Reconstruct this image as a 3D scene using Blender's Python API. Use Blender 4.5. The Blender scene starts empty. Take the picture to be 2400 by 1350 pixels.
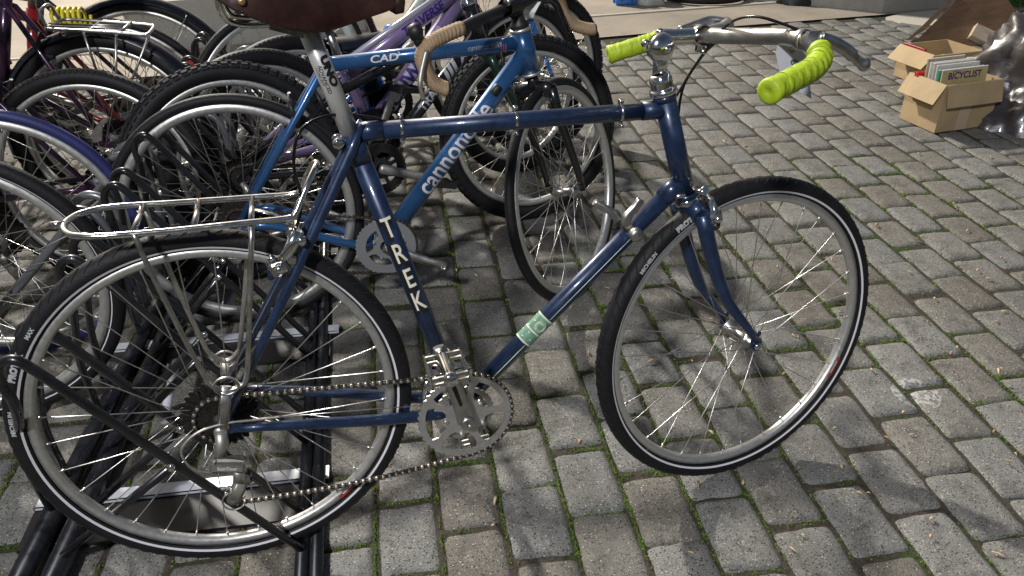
import bpy, bmesh, math, random
import numpy as np
from mathutils import Vector, Matrix
random.seed(7); rng = np.random.default_rng(7)
SC = bpy.context.scene
COL = SC.collection
pi = math.pi; R_ = math.radians

# ---------------------------------------------------------------- camera
PITCH = R_(31.42); CH = 1.308; FPX = 1857.0
cam = bpy.data.cameras.new("camera"); camo = bpy.data.objects.new("camera", cam); COL.objects.link(camo)
camo.location = (0, 0, CH); camo.rotation_euler = (pi/2 - PITCH, 0, 0)
cam.sensor_width = 36; cam.lens = FPX/2400*36; cam.clip_start = 0.02; cam.clip_end = 500
SC.camera = camo
# ---------------------------------------------------------------- sky, lights, exposure
w = bpy.data.worlds.new("World"); SC.world = w; w.use_nodes = True
nt = w.node_tree; bg = nt.nodes['Background']
sky = nt.nodes.new('ShaderNodeTexSky'); sky.sky_type = 'NISHITA'; sky.sun_disc = False
sky.sun_elevation = R_(35); sky.sun_rotation = R_(-35); sky.air_density = 1.0; sky.dust_density = 6.0; sky.ozone_density = 0.6
nt.links.new(sky.outputs[0], bg.inputs[0]); bg.inputs[1].default_value = 0.044

def lamp(name, kind, loc, target, power, size, color):
    l = bpy.data.lights.new(name, kind); o = bpy.data.objects.new(name, l); COL.objects.link(o)
    o.location = loc
    o.rotation_euler = (Vector(target)-Vector(loc)).to_track_quat('-Z', 'Y').to_euler()
    l.energy = power; l.color = color
    if kind == 'AREA': l.shape = 'DISK'; l.size = size
    else: l.shadow_soft_size = size
    return o
lamp("street_lamp_light", 'POINT', (-6.3, 11.2, 8.4), (0, 1.5, 0), 10500, 0.26, (1.0, 0.95, 0.87))
lamp("front_fill_light", 'AREA', (-1.6, -3.0, 4.6), (0.3, 1.6, 0.3), 290, 0.45, (0.97, 0.97, 1.0))  # unseen fill lamp, added to brighten the sides facing the camera
vs = SC.view_settings; vs.view_transform = 'Standard'; vs.look = 'None'; vs.gamma = 1; vs.exposure = 0.10
SC.cycles.max_bounces = 6; SC.cycles.use_denoising = True

# ---------------------------------------------------------------- pixel -> place in the photo's calibrated geometry
FW = Vector((0, math.cos(PITCH), -math.sin(PITCH))); UP = Vector((0, math.sin(PITCH), math.cos(PITCH)))
def ray(u, v): return FW + Vector((1, 0, 0))*((u-1200)/FPX) - UP*((v-675)/FPX)
def G(u, v, z=0.0):
    r = ray(u, v); t = (z-CH)/r.z
    return Vector((r.x*t, r.y*t, z))

# ---------------------------------------------------------------- materials
MATS = {}
def mat(name, col, rough=.5, metal=0., bump=0., bscale=60, var=0., vscale=12, coat=0., spec=.5, rvar=0., emit=0., sheen=0.):
    if name in MATS: return MATS[name]
    m = bpy.data.materials.new(name); m.use_nodes = True; n = m.node_tree.nodes; l = m.node_tree.links
    b = n['Principled BSDF']; b.inputs['Base Color'].default_value = (*col, 1); b.inputs['Roughness'].default_value = rough
    b.inputs['Metallic'].default_value = metal; b.inputs['Specular IOR Level'].default_value = spec
    if coat: b.inputs['Coat Weight'].default_value = coat; b.inputs['Coat Roughness'].default_value = .06
    tc = n.new('ShaderNodeTexCoord')
    if var or rvar:
        no = n.new('ShaderNodeTexNoise'); no.inputs['Scale'].default_value = vscale; no.inputs['Detail'].default_value = 6; no.inputs['Roughness'].default_value = .65
        l.new(tc.outputs['Object'], no.inputs['Vector'])
        if var:
            cr = n.new('ShaderNodeValToRGB'); cr.color_ramp.elements[0].position = .3; cr.color_ramp.elements[1].position = .7
            cr.color_ramp.elements[0].color = (*[c*(1-var) for c in col], 1); cr.color_ramp.elements[1].color = (*[min(1, c*(1+var)) for c in col], 1)
            l.new(no.outputs['Fac'], cr.inputs[0]); l.new(cr.outputs[0], b.inputs['Base Color'])
        if rvar:
            mr = n.new('ShaderNodeMapRange'); mr.inputs['From Min'].default_value = .3; mr.inputs['From Max'].default_value = .7
            mr.inputs['To Min'].default_value = max(.02, rough-rvar); mr.inputs['To Max'].default_value = min(1, rough+rvar)
            l.new(no.outputs['Fac'], mr.inputs[0]); l.new(mr.outputs[0], b.inputs['Roughness'])
    if bump:
        n2 = n.new('ShaderNodeTexNoise'); n2.inputs['Scale'].default_value = bscale; n2.inputs['Detail'].default_value = 4
        bp = n.new('ShaderNodeBump'); bp.inputs['Strength'].default_value = bump; bp.inputs['Distance'].default_value = .004
        l.new(tc.outputs['Object'], n2.inputs['Vector']); l.new(n2.outputs['Fac'], bp.inputs['Height']); l.new(bp.outputs[0], b.inputs['Normal'])
    MATS[name] = m; return m
NAVY = mat('navy_paint', (.013, .029, .074), .38, .25, coat=.5, var=.35, vscale=40, rvar=.10)
BLUE = mat('metallic_blue_paint', (.030, .105, .26), .30, .40, coat=.9, var=.25, vscale=8, rvar=.08)
CHROME = mat('chrome', (.78, .77, .74), .14, 1., rvar=.07, vscale=60)
ALLOY = mat('alloy', (.50, .49, .46), .36, 1., rvar=.10, vscale=50, var=.15)
ALLOYM = mat('satin_alloy', (.62, .61, .58), .42, .85, rvar=.08, vscale=90, var=.08)
DULL = mat('dull_steel', (.42, .40, .36), .45, .8, var=.3, vscale=50)
SPOKE = mat('spoke_steel', (.62, .60, .56), .30, .9)
RUBBER = mat('tyre_rubber', (.0075, .0075, .0085), .62, 0, bump=.25, bscale=220, var=.35, vscale=25, spec=.35)
TREAD = mat('worn_rubber', (.014, .014, .015), .7, 0, bump=.3, bscale=300, var=.4, vscale=30, spec=.3)
BLUETYRE = mat('blue_rubber', (.018, .024, .11), .55, 0, bump=.15, bscale=200, var=.2)
BLACKP = mat('black_gloss_paint', (.008, .008, .010), .25, 0, coat=.6, rvar=.08, vscale=30)
RACKP = mat('rack_black_paint', (.010, .010, .012), .30, 0, coat=.5, var=.4, vscale=20, rvar=.12)
BLACKM = mat('black_plastic', (.012, .012, .013), .5, 0, var=.2)
CABLE = mat('cable_housing', (.006, .006, .006), .22, 0)
STRIPE = mat('reflective_stripe', (.66, .64, .66), .5, 0)
WHITEP = mat('white_print', (.72, .72, .70), .5, 0)
CREAM = mat('cream_print', (.80, .76, .62), .5, 0)
GOLD = mat('gold_print', (.45, .33, .08), .4, .3)
LIME = mat('lime_rubber', (.37, .50, .018), .55, 0, bump=.35, bscale=130, var=.22, vscale=22)
TAN = mat('tan_bar_tape', (.36, .25, .15), .7, 0, bump=.3, bscale=140, var=.22, vscale=30)
LEATHER = mat('brown_leather', (.030, .011, .008), .36, 0, bump=.25, bscale=50, var=.5, vscale=18, rvar=.14)
GREASE = mat('greasy_steel', (.07, .06, .05), .5, .7, var=.6, vscale=120)
RUSTY = mat('greasy_cogs', (.028, .024, .021), .55, .6, var=.6, vscale=150, bump=.4, bscale=300)
RED = mat('red_paint', (.24, .008, .012), .28, 0, coat=.8, rvar=.08)
PURPLE = mat('purple_paint', (.25, .18, .34), .28, .2, coat=.8, var=.15)
LILAC = mat('silver_lilac_paint', (.55, .52, .62), .3, .4, coat=.6)
BRIGHT = mat('bright_blue_paint', (.01, .18, .60), .25, .3, coat=.8)
GREENW = mat('pearl_white_paint', (.62, .68, .60), .3, .1, coat=.7)
DKGREEN = mat('dark_green_paint', (.008, .03, .022), .3, .2, coat=.6)
DKPURP = mat('dark_plum_paint', (.03, .008, .03), .28, .2, coat=.7, var=.4)
GREY = mat('grey_print', (.30, .31, .33), .5)
INDIGO = mat('indigo_print', (.03, .015, .16), .5)
REDP = mat('red_plastic', (.60, .02, .015), .25, 0, coat=.4)
YELLOW = mat('yellow_plastic', (.75, .65, .02), .4)
WOOL = mat('saddle_vinyl', (.010, .012, .020), .45, 0, bump=.1)
PAPER = mat('tag_paper', (.52, .53, .58), .7, var=.05)
TWINE = mat('tag_string', (.55, .55, .52), .8)
BRASS = mat('brass_eyelet', (.45, .30, .15), .4, .7)
REDLAB = mat('red_label', (.35, .05, .03), .5)
TYREPRINT = mat('tyre_print', (.38, .38, .38), .6)
GREENL = mat('green_label', (.14, .28, .19), .5, var=.3, vscale=120)
PALEGR = mat('pale_green_label', (.60, .68, .50), .5, var=.2, vscale=150)
INKB = mat('black_print', (.01, .01, .012), .5)

# ---------------------------------------------------------------- mesh helpers
class MB:
    def __init__(s): s.v = []; s.f = []; s.m = []; s.sm = []
    def add(s, vs_, fs, mi=0, smooth=True):
        o = len(s.v); s.v += [tuple(p) for p in vs_]
        s.f += [tuple(i+o for i in f) for f in fs]; s.m += [mi]*len(fs); s.sm += [smooth]*len(fs); return s
    def tube(s, pts, r, n=12, closed=False, mi=0, caps=True, flat=1.0, flatdir=None):
        P = [Vector(p) for p in pts]; N = len(P)
        rr = [r]*N if isinstance(r, (int, float)) else list(r)
        T = []
        for i in range(N):
            a = P[(i-1) % N] if (closed or i > 0) else P[i]; b = P[(i+1) % N] if (closed or i < N-1) else P[i]
            T.append((b-a).normalized())
        ref = Vector(flatdir) if flatdir else (Vector((0, 0, 1)) if abs(T[0].z) < .9 else Vector((1, 0, 0)))
        u = (ref - T[0]*ref.dot(T[0])).normalized(); vs2 = []
        for i in range(N):
            if flatdir: u = (ref - T[i]*ref.dot(T[i])).normalized()
            else: u = (u - T[i]*u.dot(T[i])).normalized()
            w_ = T[i].cross(u)
            for k in range(n):
                a = 2*pi*k/n; vs2.append(P[i] + (u*math.cos(a)*flat + w_*math.sin(a))*rr[i])
        fs = []
        for i in range(N if closed else N-1):
            j = (i+1) % N
            for k in range(n):
                k2 = (k+1) % n; fs.append((i*n+k, i*n+k2, j*n+k2, j*n+k))
        s.add(vs2, fs, mi)
        if caps and not closed:
            o = len(s.v)-len(vs2)
            s.f += [tuple(o+k for k in range(n))[::-1], tuple(o+(N-1)*n+k for k in range(n))]; s.m += [mi]*2; s.sm += [False]*2
        return s
    def lathe(s, prof, org=(0, 0, 0), ax=(0, 1, 0), n=24, closed=False, mi=0, smooth=True, a0=0., a1=2*pi, up=None):
        ax = Vector(ax).normalized(); org = Vector(org)
        u = Vector(up) if up else (Vector((1, 0, 0)) if abs(ax.x) < .9 else Vector((0, 0, 1)))
        u = (u-ax*u.dot(ax)).normalized(); w_ = ax.cross(u); full = abs(a1-a0-2*pi) < 1e-6
        M = n if full else n+1; L = len(prof); vs2 = []
        for i in range(M):
            a = a0+(a1-a0)*i/n; d = u*math.cos(a)+w_*math.sin(a)
            for (h, r) in prof: vs2.append(org+ax*h+d*r)
        fs = []
        for i in range(n):
            j = (i+1) % M
            for k in range(L if closed else L-1):
                k2 = (k+1) % L; fs.append((i*L+k, j*L+k, j*L+k2, i*L+k2))
        return s.add(vs2, fs, mi, smooth)
    def box(s, c, sz, X=(1, 0, 0), Y=(0, 1, 0), mi=0, bev=0):
        X = Vector(X).normalized(); Y = Vector(Y); Y = (Y-X*Y.dot(X)).normalized(); Z = X.cross(Y); c = Vector(c)
        hx, hy, hz = [q/2 for q in sz]
        if bev <= 0:
            vs2 = [c+X*(a*hx)+Y*(b*hy)+Z*(d*hz) for a in (-1, 1) for b in (-1, 1) for d in (-1, 1)]
            return s.add(vs2, [(0, 1, 3, 2), (4, 6, 7, 5), (0, 4, 5, 1), (2, 3, 7, 6), (0, 2, 6, 4), (1, 5, 7, 3)], mi, False)
        vs2 = []
        q = [(-1, -1), (1, -1), (1, 1), (-1, 1)]
        for d, sh in ((-hz, bev), (-hz+bev, 0), (hz-bev, 0), (hz, bev)):
            for a, b in q:
                for t in (0, 1):
                    bx = bev if (t == (0 if a*b > 0 else 1)) else 0; by = bev-bx
                    vs2.append(c+X*(a*(hx-bx-sh*.6))+Y*(b*(hy-by-sh*.6))+Z*d)
        fs = [tuple(range(8))[::-1], tuple(24+i for i in range(8))]
        for k in range(3):
            for i in range(8): j = (i+1) % 8; fs.append((k*8+i, k*8+j, k*8+8+j, k*8+8+i))
        return s.add(vs2, fs, mi, False)
    def prism(s, poly, X, Y, org, th, mi=0, smooth=False):
        X = Vector(X); Y = Vector(Y); Z = X.cross(Y).normalized(); org = Vector(org); n = len(poly)
        vs2 = [org+X*a+Y*b+Z*(th/2) for a, b in poly]+[org+X*a+Y*b-Z*(th/2) for a, b in poly]
        fs = [tuple(range(n)), tuple(range(n, 2*n))[::-1]]+[(i, i+n, (i+1) % n+n, (i+1) % n) for i in range(n)]
        return s.add(vs2, fs, mi, smooth)
    def xf(s, M): s.v = [tuple(M @ Vector(p)) for p in s.v]; return s
    def mesh(s, name, mats):
        me = bpy.data.meshes.new(name); me.from_pydata(s.v, [], s.f)
        for m in (mats if isinstance(mats, (list, tuple)) else [mats]): me.materials.append(m)
        me.polygons.foreach_set('material_index', s.m); me.polygons.foreach_set('use_smooth', s.sm); me.update(); return me
    def build(s, name, mats, parent=None, M=None): return put(name, s.mesh(name, mats), parent, M)
def put(name, me, parent=None, M=None):
    o = bpy.data.objects.new(name, me); COL.objects.link(o)
    if parent: o.parent = parent
    if M is not None: o.matrix_local = M
    return o
def tag(o, label=None, cat=None, group=None, kind=None):
    if label: o['label'] = label
    if cat: o['category'] = cat
    if group: o['group'] = group
    if kind: o['kind'] = kind
    return o
def bez(p0, p1, p2, p3, n=8):
    p0, p1, p2, p3 = map(Vector, (p0, p1, p2, p3)); out = []
    for i in range(n+1):
        t = i/n; out.append(p0*(1-t)**3+p1*3*t*(1-t)**2+p2*3*t*t*(1-t)+p3*t**3)
    return out
def smooth_path(pts, n=6, closed=False):
    P = [Vector(p) for p in pts]; N = len(P); out = []
    rngi = range(N) if closed else range(N-1)
    for i in rngi:
        g = lambda k: P[k % N] if closed else P[max(0, min(N-1, k))]
        a, b, c, d = g(i-1), g(i), g(i+1), g(i+2)
        for k in range(n):
            t = k/n; out.append(.5*((2*b)+(c-a)*t+(2*a-5*b+4*c-d)*t*t+(3*b-a-3*c+d)*t**3))
    if not closed: out.append(P[-1])
    return out
def text_flat(txt, size, bold=0., shear=0., space=1., sx=1.):
    """letters as flat triangles in x,y (centred)"""
    c = bpy.data.curves.new('t', 'FONT'); c.body = txt; c.size = size; c.offset = bold; c.shear = shear; c.space_character = space
    c.align_x = 'CENTER'; c.align_y = 'CENTER'; c.resolution_u = 4
    o = bpy.data.objects.new('t', c); COL.objects.link(o); dg = bpy.context.evaluated_depsgraph_get()
    me = bpy.data.meshes.new_from_object(o.evaluated_get(dg)); bpy.data.objects.remove(o); bpy.data.curves.remove(c)
    bm = bmesh.new(); bm.from_mesh(me); bpy.data.meshes.remove(me)
    for v in bm.verts: v.co.x *= sx
    return bm
def bm_out(bm, fn, mb, mi=0):
    vs_ = [fn(v.co) for v in bm.verts]; bm.verts.index_update()
    mb.add(vs_, [tuple(v.index for v in f.verts) for f in bm.faces], mi, False); bm.free(); return mb
def slice_bm(bm, axis, step):
    co = [v.co[axis] for v in bm.verts]
    if not co: return bm
    t = min(co)+step; no = [0, 0, 0]; no[axis] = 1
    while t < max(co):
        p = [0, 0, 0]; p[axis] = t
        bmesh.ops.bisect_plane(bm, geom=bm.verts[:]+bm.edges[:]+bm.faces[:], plane_co=p, plane_no=no); t += step
    return bm
def text_on_tube(mb, txt, size, a, b, r, side, mi=0, bold=0., shear=0., space=1., sx=1., lift=.0006, at=.5, dx=0., dy=0., vertical=False):
    """wrap writing round the tube a->b, centred on the side facing `side`"""
    a = Vector(a); b = Vector(b); T = (b-a).normalized(); S = Vector(side); S = (S-T*S.dot(T)).normalized(); U = S.cross(T)*1.0
    bm = slice_bm(text_flat(txt, size, bold, shear, space, sx), 0 if vertical else 1, .0025); mid = a.lerp(b, at)
    def fn(c):
        if vertical: al, ac = c.y+dy, c.x+dx      # letters stand up along the tube
        else: al, ac = c.x+dx, c.y+dy
        ang = ac/r; d = S*math.cos(ang)+(U if not vertical else -U)*math.sin(ang)
        return mid+T*al+d*(r+lift)
    return bm_out(bm, fn, mb, mi)

# ---------------------------------------------------------------- bicycles: shared wheel meshes
def ring_profile(R, wdt, rimd=.022, rw=.011):
    ro = R-1.80*wdt; ri = ro-rimd*.62; rc = ro-rimd
    return ro, [(-rw, ro), (-rw*1.02, ri), (-rw*.75, rc+.003), (-rw*.3, rc), (rw*.3, rc), (rw*.75, rc+.003), (rw*1.02, ri), (rw, ro), (rw*.8, ro+.001), (rw*.7, ro-.006), (-rw*.7, ro-.006), (-rw*.8, ro+.001)]
WCACHE = {}
def wheel_meshes(R, wdt, tread, rimd, rw):
    key = (round(R, 3), wdt, tread, rimd, rw)
    if key in WCACHE: return WCACHE[key]
    ro, prof = ring_profile(R, wdt, rimd, rw)
    rim = MB().lathe(prof, n=96, closed=True)
    rc = R-wdt; tp = []
    for k in range(17):
        a = R_(-138+276*k/16); tp.append((math.sin(a)*wdt, rc+math.cos(a)*wdt*(1.0 if tread != 'slick' else 1.0)))
    ty = MB().lathe(tp, n=96)
    if tread == 'knob':
        n = 74
        for i in range(n):
            for side, ang, l, wd in ((0, 0, .010, .012), (1, 30, .009, .010), (-1, -30, .009, .010), (1, 55, .012, .008), (-1, -55, .012, .008)):
                t = 2*pi*(i+(.5 if side else 0))/n; A = R_(ang)
                d = Vector((math.cos(t), 0, math.sin(t))); nr = d*math.cos(A)+Vector((0, 1, 0))*math.sin(A)
                c = d*rc+nr*(wdt+.0012); tg = Vector((-math.sin(t), 0, math.cos(t)))
                ty.box(c, (.0175, wd, .007), tg, tg.cross(nr), mi=1)
    elif tread == 'semi':
        n = 130
        for i in range(n):
            for sd in (1, -1):
                t = 2*pi*i/n; A = R_(42*sd); d = Vector((math.cos(t), 0, math.sin(t))); nr = d*math.cos(A)+Vector((0, 1, 0))*math.sin(A)
                tg = Vector((-math.sin(t), 0, math.cos(t)))
                ty.box(d*rc+nr*(wdt-.0003), (.0075, .012, .003), tg, tg.cross(nr), mi=1)
    elif tread == 'sipe':
        n = 84
        for i in range(n):
            for sd in (1, -1):
                t = 2*pi*(i+(.5 if sd > 0 else 0))/n
                pts = []
                for q in range(5):
                    A = R_(sd*(12+q*13)); tt = t+q*.016; d = Vector((math.cos(tt), 0, math.sin(tt)))
                    pts.append(d*rc+(d*math.cos(A)+Vector((0, 1, 0))*math.sin(A))*(wdt+.0001))
                ty.tube(pts, [.0004, .0011, .0013, .0011, .0004], 4, mi=1)
    # hub
    hub = MB().lathe([(-.052, .004), (-.052, .0085), (-.044, .0085), (-.043, .013), (-.036, .014), (-.035, .0215), (-.032, .0215), (-.030, .013), (0, .011), (.030, .013), (.032, .0215), (.035, .0215), (.036, .014), (.043, .013), (.044, .0085), (.052, .0085), (.052, .004)], n=20)
    hub.lathe([(-.062, 0.0), (-.062, .0045), (.062, .0045), (.062, 0)], n=8)
    # spokes: four classes turned about the axle
    sp = []
    n8 = 8
    for sd in (1, -1):
        for dr in (1, -1):
            a0 = (0 if sd > 0 else 2*pi/32); base = a0+(0 if dr > 0 else 2*pi/16)
            fa = base-dr*R_(66); fl = Vector((math.cos(fa)*.020, .0335*sd, math.sin(fa)*.020)); en = Vector((math.cos(base)*(ro-rimd+.004), .002*sd, math.sin(base)*(ro-rimd+.004)))
            dd = (en-fl).normalized()
            m = MB().tube([fl, en-dd*.012, en], .00105, 6).tube([en-dd*.013, en], .0021, 6)
            sp.append(m.mesh('spoke', SPOKE))
    res = (rim, ty.mesh('tyre', [RUBBER, TREAD]), hub.mesh('hub', ALLOY), sp, ro)
    WCACHE[key] = res; return res
RIMS = {}
def add_wheel(parent, M, R, wdt, tread='slick', rimd=.022, rw=.011, rimmat=None, tyremats=None, spokes=True, rot=0., label=None):
    rim, ty, hub, sp, ro = wheel_meshes(R, wdt, tread, rimd, rw)
    rimmat = rimmat or ALLOYM
    k = (id(rim), rimmat.name)
    if k not in RIMS: RIMS[k] = rim.mesh('wheel', rimmat)
    wo = put('wheel', RIMS[k], parent, M @ Matrix.Rotation(rot, 4, 'Y'))
    if tyremats:
        ty = ty.copy(); ty.materials.clear(); [ty.materials.append(m) for m in tyremats]
    put('tyre', ty, wo); put('hub', hub, wo)
    if spokes:
        for m in sp:
            for i in range(8): put('spoke', m, wo, Matrix.Rotation(2*pi*i/8, 4, 'Y'))
    return wo

class Plane:
    """a bicycle standing in its own leaning plane: x forward, y to its left, z up; origin at the rear tyre's foot"""
    def __init__(s, hub, front, R, tilt, name='bicycle', sgn=1):
        H = Vector(hub); X = (Vector(front)-H).normalized(); yaw = math.atan2(X.y, X.x)
        t = R_(tilt)
        if sgn > 0: nn = Vector((math.sin(yaw)*math.cos(t), -math.cos(yaw)*math.cos(t), math.sin(t)))      # towards the camera
        else: nn = Vector((-math.sin(yaw)*math.cos(t), math.cos(yaw)*math.cos(t), math.sin(t)))
        nn = (nn-X*nn.dot(X)).normalized(); Y = -nn*sgn; Z = X.cross(Y)
        if Z.z < 0: Y = -Y; Z = X.cross(Y)
        s.X, s.Y, s.Z, s.R, s.wb = X, Y, Z, R, (Vector(front)-H).length
        s.O = H-Z*R; s.nearsign = 1 if Y.y < 0 else -1       # +1 when +y is the side facing the camera
        s.M = Matrix(((X.x, Y.x, Z.x, s.O.x), (X.y, Y.y, Z.y, s.O.y), (X.z, Y.z, Z.z, s.O.z), (0, 0, 0, 1)))
        s.root = bpy.data.objects.new(name, None); s.root.empty_display_size = .1; COL.objects.link(s.root); s.root.matrix_world = s.M
    def at(s, u, v, y=0.):
        r = ray(u, v); C = Vector((0, 0, CH)); t = (s.O+s.Y*y-C).dot(s.Y)/r.dot(s.Y); p = C+r*t-s.O
        return Vector((p.dot(s.X), p.dot(s.Y), p.dot(s.Z)))
def steer_matrix(top, bot, ang):
    top = Vector(top); bot = Vector(bot); ax = (top-bot).normalized()
    return Matrix.Translation(bot) @ Matrix.Rotation(R_(ang), 4, ax) @ Matrix.Translation(-bot)

# ================================================================ NAVY TOURING BICYCLE (front)
def chainring_mesh(R, name, teeth, arms=5, th=.003, inner=.55, windows=True, mt=ALLOYM, rbk=.80):
    m = MB(); N = teeth*4; v0 = []
    ro = [R*(1.0 if (i % 4) in (0,) else (.982 if i % 4 in (1, 3) else .955)) for i in range(N)]
    rb = R*rbk; rin = R*inner; rc = R*.20
    def ringf(ra, rbv, y0, y1):
        pass
    o = []
    for i in range(N):
        a = 2*pi*i/N; c_, s_ = math.cos(a), math.sin(a)
        o += [(c_*ro[i], -th/2, s_*ro[i]), (c_*rb, -th/2, s_*rb), (c_*rb, th/2, s_*rb), (c_*ro[i], th/2, s_*ro[i])]
    f = []
    for i in range(N):
        j = (i+1) % N
        for k in range(4): k2 = (k+1) % 4; f.append((i*4+k, j*4+k, j*4+k2, i*4+k2))
    m.add(o, f, 0, False)
    if windows:
        for i in range(arms):
            a = 2*pi*i/arms+.35; d = Vector((math.cos(a), 0, math.sin(a))); t = Vector((-math.sin(a), 0, math.cos(a)))
            m.prism([(R*.30, -R*.15), (R*.5, -R*.070), (R*.72, -R*.065), (R*.84, -R*.13), (R*.84, R*.13), (R*.72, R*.065), (R*.5, R*.070), (R*.30, R*.15)], d, t, (0, 0, 0), th*.94)
        m.lathe([(-th*.45, rc), (-th*.45, R*.42), (th*.45, R*.42), (th*.45, rc)], n=40, closed=True, smooth=False)
        for i in range(arms):
            a = 2*pi*i/arms+.35+pi/arms; d = Vector((math.cos(a), 0, math.sin(a)))
            m.lathe([(-.007, 0), (-.007, R*.035), (-.006, R*.05), (.004, R*.05)], d*R*.42, n=10)
    return m
def chain_mesh(path, z_up=None):
    """bush-roller chain along a closed path of points in a plane of constant y"""
    P = [Vector(p) for p in path]; cum = [0]
    for i in range(len(P)): cum.append(cum[-1]+(P[(i+1) % len(P)]-P[i]).length)
    L = cum[-1]; n = int(L/.0127); n -= n % 2; pitch = L/n
    def pt(s):
        s %= L
        for i in range(len(P)):
            if s <= cum[i+1]: return P[i].lerp(P[(i+1) % len(P)], (s-cum[i])/max(1e-9, cum[i+1]-cum[i]))
        return P[0]
    m = MB()
    for i in range(n):
        a = pt(i*pitch); b = pt((i+1)*pitch); T = (b-a).normalized(); y = Vector((0, 1, 0))
        m.lathe([(-.0042, 0), (-.0042, .0026), (-.0036, .0034), (.0036, .0034), (.0042, .0026), (.0042, 0)], a, n=8, mi=0)
        off = .0032 if i % 2 else .0024; N2 = y.cross(T)
        for sd in (-1, 1):
            m.prism([(-.003, -.0040), (.003, -.0036), (.0064, -.0021), (.0098, -.0032), (.0157, -.0036), (.0157, .0036), (.0098, .0032), (.0064, .0021), (.003, .0032), (-.003, .0036)], T, N2, a+y*sd*off, .0009, mi=1)
    return m
def arc_pts(c, r, a0, a1, y, n=14):
    return [Vector((c[0]+r*math.cos(R_(a0+(a1-a0)*i/n)), y, c[1]+r*math.sin(R_(a0+(a1-a0)*i/n)))) for i in range(n+1)]
def pedal_mesh(near, cap=ALLOY):
    """quill pedal, spindle along -y*near from the origin"""
    s = -near
    m = MB().lathe([(0, .007), (.006*1, .0075), (.012, .011), (.020, .0125), (.05, .0105), (.082, .0125), (.088, .014), (.094, .013), (.097, .008), (.098, 0)], ax=(0, s, 0), n=20)
    c = MB()
    for x in (-.032, .032):
        c.box((x, s*.052, 0), (.0025, .076, .020), mi=0)
        for i in range(15): c.box((x, s*(.018+i*.005), .0115), (.0028, .0022, .004), mi=1)
        for i in range(15): c.box((x, s*(.018+i*.005), -.0115), (.0028, .0022, .004), mi=1)
    for yy in (.016, .088):
        for zz in (.006, -.006): c.box((0, s*yy, zz), (.066, .004, .0055), mi=0)
    return m, c

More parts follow.
